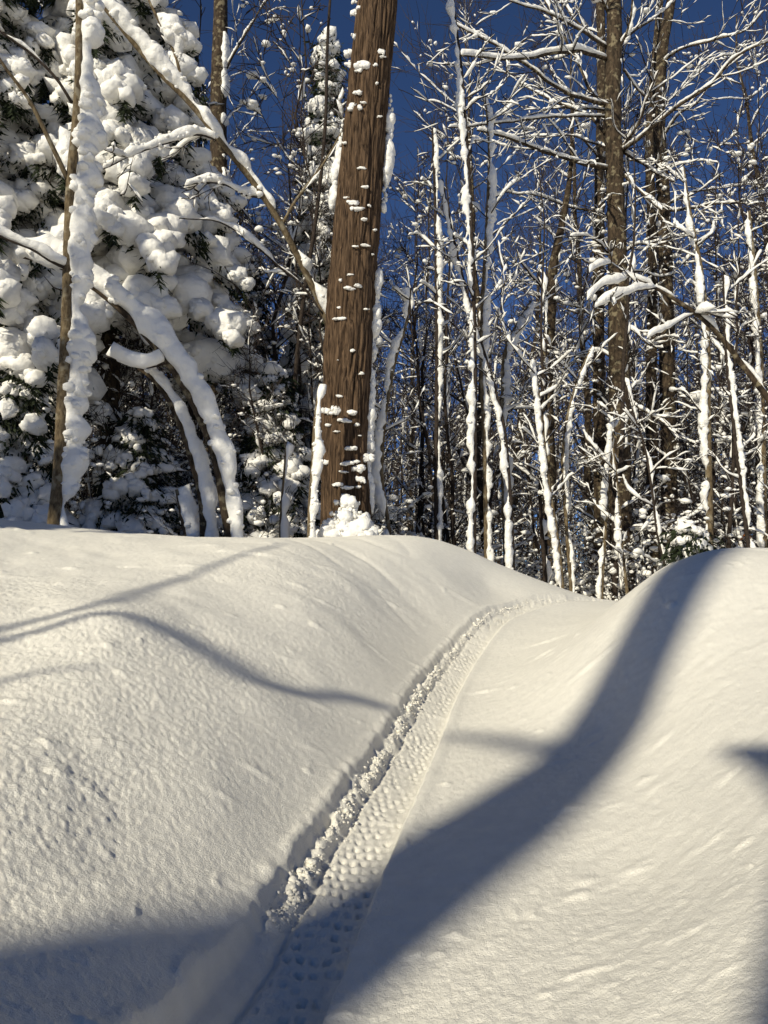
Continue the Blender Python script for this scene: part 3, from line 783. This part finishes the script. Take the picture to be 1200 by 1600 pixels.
# ------------------------------------------------------------------ tall bare trees on the right, traced
TH = dict(thick=0.045, cover=1.0, k=7, step=.06)
def D(Y, *pp): return [(x, y, Y + dz) for x, y, dz in pp]
stem_tree('tall_tree', 'tallest bare tree on the right with many snow-lined branches',
          [(974, 960, 11.5), (970, 800, 11.5), (968, 640, 11.5), (966, 480, 11.5), (964, 380, 11.5), (960, 250, 11.5), (957, 150, 11.5), (960, 60, 11.5), (958, -40, 11.5), (962, -300, 11.5), (965, -600, 11.5)],
          [.36, .33, .32, .30, .275, .265, .255, .24, .21, .16, .1], dict(thick=0.033, cover=.22, k=8),
          [(D(11.5, (950, 93, 0), (915, 82, -.3), (870, 83, -.6), (820, 92, -.9), (770, 92, -1.2), (720, 86, -1.5)), (0.065, 0.022), dict(thick=0.079, cover=1.35, k=10, step=.07, lump=.22, freq=1.2)),
           (D(11.5, (951, 164, 0), (905, 152, -.2), (867, 133, -.4), (812, 95, -.7), (760, 62, -.9), (705, 36, -1.1)), (0.058, 0.018), dict(thick=0.046, cover=1.2, k=8)),
           (D(11.5, (952, 178, 0), (925, 145, .2), (904, 100, .4), (880, 55, .6), (853, 5, .8), (840, -40, 1)), (0.058, 0.022), dict(thick=0.050, cover=1.2, k=8)),
           (D(11.5, (945, 208, 0), (916, 179, .3), (866, 158, .7), (812, 130, 1.1)), (0.050, 0.018), dict(thick=0.043, cover=1.1, k=8)),
           (D(11.5, (952, 264, 0), (895, 252, -.4), (860, 240, -.7), (825, 227, -.9), (780, 212, -1.2), (745, 204, -1.4)), (0.065, 0.022), dict(thick=0.056, cover=1.35, k=10, lump=.22)),
           (D(11.5, (972, 232, 0), (990, 205, -.3), (1003, 180, -.5), (1010, 155, -.7), (1030, 108, -1)), (0.050, 0.022), dict(thick=0.046, cover=1.1, k=8)),
           (D(11.5, (972, 236, 0), (992, 222, -.4), (1054, 170, -.9), (1117, 125, -1.4), (1142, 95, -1.6), (1215, 60, -2)), (0.058, 0.022), dict(thick=0.040, cover=1.2, k=8)),
           (D(11.5, (974, 238, 0), (1000, 254, -.2), (1020, 268, -.4), (1054, 284, -.7)), (0.043, 0.022), dict(thick=0.050, cover=1.2, k=8)),
           (D(11.5, (974, 273, 0), (1000, 300, -.3), (1015, 314, -.5), (1032, 328, -.7)), (0.043, 0.022), dict(thick=0.056, cover=1.2, k=8)),
           (D(11.5, (948, 74, 0), (904, 45, -.3), (867, 25, -.6), (796, 2, -1)), (0.050, 0.018), dict(thick=0.046, cover=1.2, k=8)),
           (D(11.5, (950, 77, 0), (908, 42, .4), (880, 8, .7), (860, -20, 1)), (0.043, 0.014), TH),
           (D(11.5, (966, 78, 0), (980, 50, -.2), (987, 25, -.3), (988, 0, -.4), (985, -60, -.6)), (0.043, 0.022), dict(thick=0.046, cover=1.1)),
           (D(11.5, (970, 75, 0), (985, 54, .3), (1033, 20, .8), (1060, -8, 1.2)), (0.050, 0.022), TH),
           (D(11.5, (950, 20, 0), (935, -10, -.2), (900, -60, -.4)), (0.043, 0.022), TH),
           (D(11.5, (945, 230, 0), (920, 222, .5), (892, 212, .9), (850, 214, 1.3), (817, 214, 1.6)), (0.036, 0.014), TH),
           (D(11.5, (946, 182, 0), (905, 182, -.5), (846, 185, -1), (771, 194, -1.6), (700, 200, -2.1)), (0.036, 0.014), dict(thick=0.043, cover=1.2)),
           (D(11.5, (946, 172, 0), (905, 170, .4), (858, 171, .8), (820, 182, 1.1)), (0.032, 0.014), TH),
           (D(11.5, (974, 108, 0), (992, 133, .3), (1025, 166, .7), (1045, 165, .9)), (0.036, 0.014), TH),
           (D(11.5, (976, 395, 0), (1000, 380, -.2), (1015, 384, -.3), (1040, 380, -.5)), (0.029, 0.014), TH),
           (D(11.5, (976, 425, 0), (1000, 424, .2), (1030, 432, .4), (1060, 425, .6)), (0.029, 0.014), TH),
           (D(11.5, (950, 395, 0), (925, 372, -.4), (890, 368, -.7)), (0.029, 0.014), TH),
           (D(11.5, (975, 512, 0), (990, 518, -.2), (1002, 530, -.3), (1030, 545, -.5)), (0.029, 0.014), dict(thick=0.060, cover=1.1)),
           (D(11.5, (958, 560, 0), (930, 548, .3), (890, 558, .6), (850, 550, 1)), (0.029, 0.014), TH),
           (D(11.5, (975, 620, 0), (1000, 640, -.3), (1035, 660, -.6), (1060, 690, -.8)), (0.032, 0.014), dict(thick=0.046, cover=1.1))],
          bark=M_BARK, seed=41, k=14, twigs=8, twig_len=.9)
stem_tree('tall_tree', 'tall bare tree just left of the tallest one, slimmer and half hidden',
          [(940, 930, 14), (937, 700, 14), (935, 500, 14), (937, 300, 14), (940, 150, 14), (938, 0, 14), (935, -300, 14)], [.24, .22, .20, .185, .16, .12], dict(thick=0.040, cover=.25),
          [(D(14, (908, 328, 0), (880, 320, 0), (845, 308, -.3), (783, 300, -.6)), (0.036, 0.014), dict(thick=0.056, cover=1.3, k=8)),
           (D(14, (936, 330, 0), (915, 328, .2), (905, 327, .1)), (0.043, 0.036), None),
           (D(14, (935, 420, 0), (905, 400, .5), (880, 350, .8), (865, 300, 1)), (0.036, 0.014), TH),
           (D(14, (938, 250, 0), (905, 205, -.6), (890, 150, -.9), (860, 110, -1.2)), (0.036, 0.014), TH),
           (D(14, (936, 500, 0), (900, 480, -.4), (860, 470, -.8)), (0.036, 0.014), TH)], bark=M_BARK, seed=42, k=10, twigs=5, twig_len=1.0)
stem_tree('tall_tree', 'tall dark bare tree right of the tallest one with a forked crown',
          [(1046, 900, 13), (1045, 700, 13), (1042, 560, 13), (1040, 420, 13), (1036, 300, 13), (1030, 190, 13), (1035, 80, 13), (1052, -20, 13), (1060, -300, 13)], [.28, .26, .24, .22, .2, .17, .12], dict(thick=0.040, cover=.3),
          [(D(13, (1030, 200, 0), (1022, 120, .2), (1030, 40, .4), (1025, -40, .5)), (0.086, 0.043), dict(thick=0.040, cover=.5)),
           (D(13, (1034, 100, 0), (1054, 83, -.3), (1117, 62, -.8), (1167, 46, -1.2), (1195, 15, -1.5)), (0.043, 0.014), dict(thick=0.046, cover=1.2)),
           (D(13, (1040, 160, 0), (1075, 130, .4), (1120, 90, .9), (1150, 85, 1.2)), (0.036, 0.014), TH),
           (D(13, (1040, 330, 0), (1080, 325, -.5), (1130, 318, -1), (1185, 318, -1.6)), (0.043, 0.014), dict(thick=0.046, cover=1.2)),
           (D(13, (1040, 320, 0), (1085, 300, .5), (1140, 292, 1.0), (1190, 285, 1.5)), (0.036, 0.014), TH),
           (D(13, (1036, 215, 0), (1060, 180, -.4), (1090, 160, -.8), (1110, 130, -1)), (0.036, 0.014), TH),
           (D(13, (1042, 470, 0), (1080, 480, -.4), (1120, 470, -.8), (1160, 480, -1.2)), (0.036, 0.014), TH),
           (D(13, (1044, 600, 0), (1080, 630, -.4), (1130, 640, -.8)), (0.036, 0.014), TH)], bark=M_BARK, seed=43, k=12, twigs=6, twig_len=1.0)
stem_tree('tall_tree', 'mottled bare tree parallel to the forked one on its left',
          [(1022, 890, 14.5), (1018, 600, 14.5), (1020, 400, 14.5), (1015, 200, 14.5), (1030, 20, 14.5), (1040, -200, 14.5)], [.22, .2, .17, .14, .1], dict(thick=0.040, cover=.35),
          [(D(14.5, (1019, 450, 0), (990, 430, -.4), (960, 440, -.8)), (0.036, 0.014), TH), (D(14.5, (1016, 260, 0), (985, 250, .4), (950, 260, .9)), (0.036, 0.014), TH)], bark=M_BARK, seed=44, k=10, twigs=6, twig_len=1.0)
stem_tree('tall_tree', 'medium bare tree with knobbly trunk left of the tallest pair',
          [(862, 920, 13), (858, 760, 13), (855, 600, 13), (860, 480, 13), (864, 420, 13), (876, 360, 13), (890, 280, 13), (895, 150, 13)], [.24, .22, .2, .16, .10, .05], dict(thick=0.040, cover=.45),
          [(D(13, (862, 470, 0), (840, 440, -.4), (815, 410, -.8), (800, 370, -1)), (0.036, 0.014), TH), (D(13, (866, 420, 0), (890, 400, .4), (905, 350, .7)), (0.036, 0.014), TH),
           (D(13, (857, 620, 0), (880, 580, -.4), (905, 530, -.7), (925, 490, -1)), (0.036, 0.014), dict(thick=0.053, cover=1.1)), (D(13, (857, 660, 0), (830, 640, -.4), (800, 640, -.8)), (0.029, 0.014), TH)], bark=M_BARK, seed=45, k=10, twigs=6, twig_len=.9)
stem_tree('tall_tree', 'bare trunk behind the leaning sapling near the top left',
          [(335, 900, 13.5), (338, 600, 13.5), (342, 300, 13.5), (341, 170, 13.5), (343, 90, 13.5), (345, 0, 13.5), (350, -300, 13.5)], [.36, .34, .31, .29, .26, .2], dict(thick=0.060, cover=.75, k=8),
          [(D(13.5, (352, 110, 0), (372, 75, -.3), (400, 28, -.6), (425, -10, -.8)), (0.043, 0.022), dict(thick=0.040, cover=.9)),
           (D(13.5, (350, 190, 0), (380, 160, .4), (410, 130, .8)), (0.036, 0.014), TH)], bark=M_BARK, seed=46, k=12, twigs=5, twig_len=.8)

# slender snow-plastered saplings right of the thick trunk
PL = dict(cover=.86, k=12, step=.03, vert=.97, lump=.60, freq=4.2, knobs=.6)
LW = norm(np.array([-.9, -.3, 0])); RWD = norm(np.array([.9, -.2, 0]))
SAP = [
    ('straight dark sapling with snow knots left of the knobbly tree', [(741, 880, 8.6), (742, 700, 8.6), (742, 560, 8.6), (738, 400, 8.6), (731, 250, 8.6), (722, 120, 8.6), (708, 0, 8.6), (700, -100, 8.6)], [.05, .045, .035, .02], dict(thick=0.071, side=LW, **PL), M_TWIG),
    ('pale snow-plastered sapling forking beside the straight dark one', [(760, 890, 9.4), (757, 700, 9.4), (752, 560, 9.4), (756, 440, 9.4), (762, 320, 9.4), (764, 230, 9.4), (758, 150, 9.4)], [.055, .05, .04, .02], dict(thick=0.073, side=RWD, **PL), M_SAPBARK),
    ('curving dark sapling whose top bends left above the snow knots', [(802, 890, 8.8), (796, 760, 8.8), (782, 640, 8.8), (768, 590, 8.8), (735, 480, 8.8), (715, 400, 8.8), (700, 330, 8.8), (690, 280, 8.8)], [.045, .035, .02], dict(thick=0.061, side=LW, **PL), M_TWIG),
    ('snow-caked sapling with a broad crotch between two dark stems', [(790, 890, 10.5), (786, 740, 10.5), (785, 620, 10.5), (792, 540, 10.5), (812, 500, 10.5), (830, 470, 10.5)], [.06, .05, .03], dict(thick=0.092, side=RWD, **PL), M_SAPBARK),
    ('thin dark stem with snow patches right of the thick trunk', [(682, 860, 9.6), (682, 700, 9.6), (683, 560, 9.6), (682, 450, 9.6), (680, 320, 9.6), (676, 200, 9.6)], [.06, .05, .03], dict(thick=0.055, side=RWD, **PL), M_TWIG),
    ('short snow-plastered stem just right of the thick trunk', [(610, 850, 8.2), (596, 740, 8.2), (602, 650, 8.2), (618, 560, 8.2), (636, 500, 8.2), (642, 450, 8.2)], [.045, .04, .02], dict(thick=0.071, side=LW, **PL), M_SAPBARK),
    ('tan sapling on the right bank with snow along its left side', [(1110, 880, 9.0), (1108, 760, 9.0), (1106, 640, 9.0), (1106, 540, 9.0), (1095, 420, 9.0), (1078, 330, 9.0), (1068, 260, 9.0)], [.085, .07, .05, .02], dict(thick=0.061, side=LW, **PL), M_SAPBARK),
    ('thin dark stem leaning left near the right edge', [(1172, 880, 8.5), (1160, 780, 8.5), (1148, 680, 8.5), (1135, 560, 8.5), (1130, 430, 8.5)], [.05, .04, .02], dict(thick=0.049, side=RWD, **PL), M_TWIG),
    ('dark whip bending left in front of the tallest tree', [(1042, 900, 8.9), (1028, 840, 8.9), (1018, 760, 8.9), (1005, 690, 8.9), (988, 640, 8.9), (976, 590, 8.9)], [.03, .025, .012], dict(thick=0.037, side=RWD, **PL), M_TWIG),
    ('snowy stem crossing the foot of the tallest tree', [(940, 945, 9.6), (946, 830, 9.6), (950, 760, 9.6), (956, 690, 9.6), (962, 640, 9.6)], [.045, .035, .02], dict(thick=0.061, side=LW, **PL), M_SAPBARK),
    ('twin snowy stem at the right foot of the tallest tree', [(982, 950, 9.3), (972, 860, 9.3), (966, 770, 9.3), (958, 700, 9.3)], [.045, .035, .02], dict(thick=0.073, side=LW, **PL), M_SAPBARK),
    ('pale thin sapling in the dip of the trail left of the tallest tree', [(893, 940, 10), (885, 820, 10), (880, 700, 10), (900, 600, 10), (925, 540, 10)], [.05, .04, .02], dict(thick=0.055, side=RWD, **PL), M_SAPBARK),
    ('snow-wrapped sapling leaning left in the dip of the trail', [(880, 940, 9.2), (872, 850, 9.2), (858, 760, 9.2), (850, 690, 9.2), (842, 620, 9.2), (835, 560, 9.2)], [.05, .04, .02], dict(thick=0.061, side=LW, **PL), M_SAPBARK),
    ('white-coated stem at the far right edge of the picture', [(1195, 880, 11), (1192, 700, 11), (1188, 560, 11), (1180, 440, 11), (1170, 330, 11)], [.09, .08, .05], dict(thick=0.061, side=LW, **PL), M_SAPBARK),
]
for q, (lb, pts, wd, kw, bk) in enumerate(SAP):
    rng = np.random.RandomState(100 + q)
    br = []
    for b in range(7):
        t = rng.uniform(.3, .95); i = min(int(t * (len(pts) - 1)), len(pts) - 2); f = t * (len(pts) - 1) - i
        x, y, Y = [pts[i][c] * (1 - f) + pts[i + 1][c] * f for c in range(3)]
        sg = rng.choice([-1, 1]); ln = rng.uniform(25, 75)
        br.append(([(x, y, Y), (x + sg * ln * .5, y - ln * rng.uniform(.25, .7), Y + rng.uniform(-.3, .3)), (x + sg * ln * .9, y - ln * rng.uniform(.5, 1.4), Y + rng.uniform(-.5, .5))], (.016, .006), dict(thick=.04, cover=.8, k=6)))
    stem_tree('snowy_sapling', lb, pts, wd, kw, br, bark=bk, seed=60 + q, twigs=2, twig_len=.35, group='snow-plastered saplings right of the thick trunk')

# ------------------------------------------------------------------ the wood behind
protoS, protoT, protoB, protoF = [], [], [], []
GS, GT, GB = 'slender saplings filling the wood', 'tall bare trees of the wood', 'twiggy snow-flecked bushes under the trees'
for q in range(5):
    rng = np.random.RandomState(200 + q)
    sk = bare_tree(rng, rng.uniform(5, 8), rng.uniform(.03, .05), .05, .12, 22, .20, 3, (6, 4), (.6, 1.35), .10, .12)
    protoS.append(make_bare('slender_sapling', sk, (0, 0, -50), 'slender leafless sapling, flecked with snow, in the crowded wood behind the trail', 'tree', GS, M_TWIG, M_TWIG, M_SNOWFAR, 10 + q, (.065, .042, .028, .03), (.58, .58, .5, .36), .06, 5, blobs=1.7, bsize=.024, lump=.5, side=norm(np.array([(-1) ** q * .9, -.4, 0]))))
for q in range(5):      # fine unladen twigs of the saplings
    rng = np.random.RandomState(250 + q); m = MB(); P0 = protoS[q]
    cr = next(c for c in P0.children if c.name.startswith('crown')); vv = np.empty(len(cr.data.vertices) * 3); cr.data.vertices.foreach_get('co', vv); vv = vv.reshape(-1, 3)
    for z in range(420):
        p0 = vv[rng.randint(len(vv))]; d = norm(np.array([p0[0], p0[1], .5]) * .6 + rng.normal(0, .6, 3)); L = rng.uniform(.2, .6)
        p1 = p0 + d * L * .5; p2 = p1 + norm(d + rng.normal(0, .25, 3)) * L * .5
        m.tube(np.array([p0, p1, p2]), np.array([.0055, .0042, .0025]), 3, cap=False)
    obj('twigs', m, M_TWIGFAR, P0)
for q in range(5):
    rng = np.random.RandomState(300 + q)
    sk = bare_tree(rng, rng.uniform(13, 17), rng.uniform(.11, .17), .04, .16, 28, .26, 3, (6, 5), (.6, 1.2), .05, .25)
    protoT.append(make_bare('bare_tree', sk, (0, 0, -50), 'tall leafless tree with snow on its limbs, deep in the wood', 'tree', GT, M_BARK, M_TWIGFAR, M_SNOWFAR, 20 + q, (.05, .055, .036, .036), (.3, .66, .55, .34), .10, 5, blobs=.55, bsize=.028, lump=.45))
    m = MB(); ends = [P for P, R, l in sk if l >= 2]
    for z in range(1100):
        P = ends[rng.randint(len(ends))]; p0 = P[rng.randint(1, len(P))]; d = norm(norm(P[-1] - P[0]) * .8 + rng.normal(0, .5, 3) + np.array([0, 0, .25])); L = rng.uniform(.35, 1.0)
        p1 = p0 + d * L * .5; p2 = p1 + norm(d + rng.normal(0, .25, 3)) * L * .5
        m.tube(np.array([p0, p1, p2]), np.array([.0065, .005, .003]), 3, cap=False)
    obj('twigs', m, M_TWIGFAR, protoT[-1])
protoP = []
GP = 'straight pole-like stems standing in the wood'
for q in range(4):
    rng = np.random.RandomState(350 + q)
    sk = bare_tree(rng, rng.uniform(6, 9), rng.uniform(.028, .045), .03, .10, 16, .085, 2, (3, 2), (.5, 1.25), .035, .2)
    protoP.append(make_bare('pole_tree', sk, (0, 0, -50), 'straight thin bare pole of a tree with short twigs in the wood behind', 'tree', GP, M_TWIG, M_TWIG, M_SNOWFAR, 80 + q, (.06, .034, .026, .03), (.60, .6, .5, .36), .05, 6, blobs=1.2, bsize=.022, lump=.5, side=norm(np.array([(-1) ** q * .9, -.4, 0]))))
for q in range(4):
    rng = np.random.RandomState(400 + q)
    sk = []
    for z in range(6):
        a = rng.uniform(0, 6.28); an = rng.uniform(.05, .8)
        grow(rng, np.array([rng.normal(0, .25), rng.normal(0, .25), -.1]), np.array([math.sin(an) * math.cos(a), math.sin(an) * math.sin(a), math.cos(an)]), rng.uniform(.8, 2.0), .010, 1, 3, sk, .03, .24, 9, .55, (0, 9, 5), (.6, 1.25), .2)
    o = root('bush', (0, 0, -50), 'leafless snow-flecked bush in the tangled undergrowth behind the banks', 'bush', GB)
    m = MB()
    for P, R, l in sk: m.tube(P, np.maximum(R, .003), 4 if l < 2 else 3, cap=False)
    obj('stems', m, M_TWIG, o)
    m = MB()
    for z, (P, R, l) in enumerate(sk):
        if l < 3: snow_run(m, P, np.maximum(R, .003), q * 999 + z, .034, .5, 5, .05, lump=.5)
    snow_blobs(m, sk, q + 70, 3.2, .026, (1, 2, 3))
    obj('snow_cover', m, M_SNOWFAR, o)
    protoB.append(o)

rng = np.random.RandomState(77)
used = {}
def scatter(protos, n, y0, y1, xr, smin, smax, pw=1.0, skip=None):
    for q in range(n):
        for _ in range(40):
            Y = y0 + (y1 - y0) * rng.rand() ** pw
            X = rng.uniform(*xr) * Y
            if skip is None or not skip(X, Y): break
        p = protos[q % len(protos)]
        o = p if p.name not in used else copy_tree(p)
        used[p.name] = 1
        o.location = (X, Y, gz(X, Y) - .05)
        s = rng.uniform(smin, smax)
        o.scale = (s, s, s * rng.uniform(.9, 1.15))
        o.rotation_euler = (rng.normal(0, .03), rng.normal(0, .03), rng.uniform(0, 6.28))
scatter(protoS, 22, 8.6, 13, (-.5, -.06), .5, .9, 1.0)
scatter(protoP, 135, 9.6, 34, (-.56, .58), .7, 1.3, 1.0)
scatter(protoS, 105, 10.2, 40, (-.56, .58), .6, 1.25, 1.0)
scatter(protoT, 76, 15, 62, (-.6, .62), .7, 1.15, .9)
scatter(protoB, 34, 8.6, 12, (-.5, -.10), .7, 1.3, 1.0)
scatter(protoB, 110, 9.6, 30, (-.56, .58), .6, 1.25, 1.0)

# far-off wood closing the view
m, ms = MB(), MB()
rng = np.random.RandomState(5)
for q in range(620):
    Y = rng.uniform(45, 110); X = rng.uniform(-.62, .62) * Y; H = rng.uniform(12, 24)
    z = gz(X, Y); b = np.array([X, Y, z - .3])
    lean = rng.normal(0, .05, 2)
    P = b + np.linspace(0, 1, 5)[:, None] * np.array([lean[0] * H, lean[1] * H, H]); r = rng.uniform(.06, .16)
    m.tube(P, np.linspace(r, r * .25, 5), 4, cap=False)
    for z in range(17):
        t = rng.uniform(.08, .95); p0 = b + t * (P[-1] - b); a = rng.uniform(0, 6.28); L = rng.uniform(.8, 3.4) * (1.1 - .6 * t)
        B = p0 + np.linspace(0, 1, 3)[:, None] * np.array([math.cos(a) * L, math.sin(a) * L, L * rng.uniform(.2, .9)])
        m.tube(B, np.array([.03, .02, .012]), 3, cap=False)
        if rng.rand() < .30: ms.tube(B + np.array([0, 0, .07]), np.array([.03, .08, .03]) * rng.uniform(.6, 1.4), 4, cap=False)
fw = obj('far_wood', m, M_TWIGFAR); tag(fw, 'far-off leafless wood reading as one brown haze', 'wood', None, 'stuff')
fs = obj('far_wood_snow', ms, M_SNOWFAR); tag(fs, 'snow flecks on the branches of the far-off wood', 'snow', None, 'stuff')

# orange dead leaves clinging low near the right edge
lo = root('dead_leaf_sprig', (at(1165, 845, 9.5)[0], 9.5, gz(at(1165, 845, 9.5)[0], 9.5)), 'sprig of orange dead leaves low behind the right bank', 'leaves')
m = MB(); lb = np.array(lo.location); P = np.array([lb, at(1163, 850, 9.5), at(1168, 825, 9.5)]); m.tube(P, [.008, .006, .004], 5); obj('stem', m, M_TWIG, lo, lb)
rng = np.random.RandomState(2)
for q in range(11):
    c = at(1162 + rng.uniform(-6, 12), 838 + rng.uniform(-14, 12), 9.5 + rng.uniform(-.05, .05)); u = norm(rng.normal(0, 1, 3)) * .035; v = norm(np.cross(u, rng.normal(0, 1, 3))) * .016; w = np.cross(u, v) * 6
    m = MB(); m.add(np.array([c - u, c - v * .9 + w, c + u, c + v * .9 + w, c + w * .3 + .0015]), None, [[0, 1, 4], [1, 2, 4], [2, 3, 4], [3, 0, 4]]); obj('leaf', m, M_LEAF, lo, lb)

# ------------------------------------------------------------------ trees behind the camera that throw the shadows
hd = np.array([-S[0], -S[1]]) / math.hypot(S[0], S[1])
def shade_trunk(label, px, py, Y, back, r0, r1, H, lean=(0, 0), seed=1):
    g = at(px, py, Y)
    b = np.array([g[0] - hd[0] * back, g[1] - hd[1] * back]); base = np.array([b[0], b[1], gz(*b) - .1])
    o = root('shade_tree', base, label, 'tree', 'trees standing behind the viewer')
    z = np.linspace(0, 1, 12); P = base + np.stack([lean[0] * H * z, lean[1] * H * z, H * z], 1)
    m = MB(); m.tube(*resample(P, .15, np.linspace(r0, r1, 12)), 12, rough=.08, seed=seed, freq=4); obj('trunk', m, M_BARK, o, base)
    return o, base
def ground_hit(px, py):
    Y = np.exp(np.linspace(math.log(.45), math.log(9), 900))
    P = np.array([at(px, py, y) for y in Y]); z = base_height(P[:, 0], P[:, 1])
    i = np.argmax(P[:, 2] < z)
    return P[i]
def shade_branch(o, base, pxs, d, w, start=None, name='branch'):
    """a bough of a tree behind the viewer, lying where the sun throws its shadow across the given places"""
    Q = np.array([ground_hit(*p) + S * d for p in pxs])
    if start is not None: Q = np.vstack([start, Q])
    m = MB(); m.tube(*resample(Q, .06, np.linspace(w[0], w[1], len(Q))), 8, rough=.15, seed=len(Q), freq=5)
    obj(name, m, M_BARK, o, base)
so, sb = shade_trunk('tree behind the viewer throwing the broad shadow over the trail', 600, 1418, 1.30, 6.0, .195, .085, 9.0, seed=3)
g0 = ground_hit(905, 1185); dd0 = float((g0[:2] - sb[:2]) @ hd) / math.cos(SUN_EL)
shade_branch(so, sb, [(870, 1185), (830, 1168), (790, 1160), (740, 1152), (690, 1148)], dd0, (.045, .02))
def shade_sapling(label, pxs, d, w, wt):
    p0 = ground_hit(*pxs[0]) + S * d
    base = np.array([p0[0], p0[1], gz(p0[0], p0[1]) - .1])
    o = root('shade_sapling', base, label, 'tree', 'trees standing behind the viewer')
    P = np.array([base, base * .5 + p0 * .5 + np.array([.05, 0, 0]), p0])
    m = MB(); m.tube(*resample(P, .1, np.linspace(wt, wt * .7, 3)), 9, rough=.1, seed=2, freq=5); obj('trunk', m, M_BARK, o, base)
    shade_branch(o, base, pxs, d, w)
    return o, base
shade_sapling('bent sapling behind the viewer shading the crest of the left bank', [(-60, 1003), (0, 984), (120, 955), (230, 920), (330, 885), (400, 860), (445, 850)], 6.2, (.030, .012), .04)
o_, b_ = shade_sapling('drooping sapling behind the viewer shading the hump of the left bank', [(-60, 1010), (30, 993), (100, 972), (180, 956), (240, 973), (330, 1020), (410, 1066), (470, 1082), (540, 1086), (610, 1110)], 5.2, (.022, .028), .035)
shade_branch(o_, b_, [(-80, 1085), (0, 1062), (70, 1048), (160, 1043)], 5.2, (.020, .008))
shade_sapling('tree behind the viewer on the right shading the near right bank', [(1310, 1230), (1262, 1200), (1225, 1188), (1190, 1180), (1160, 1174), (1125, 1172)], 4.6, (.10, .012), .075)
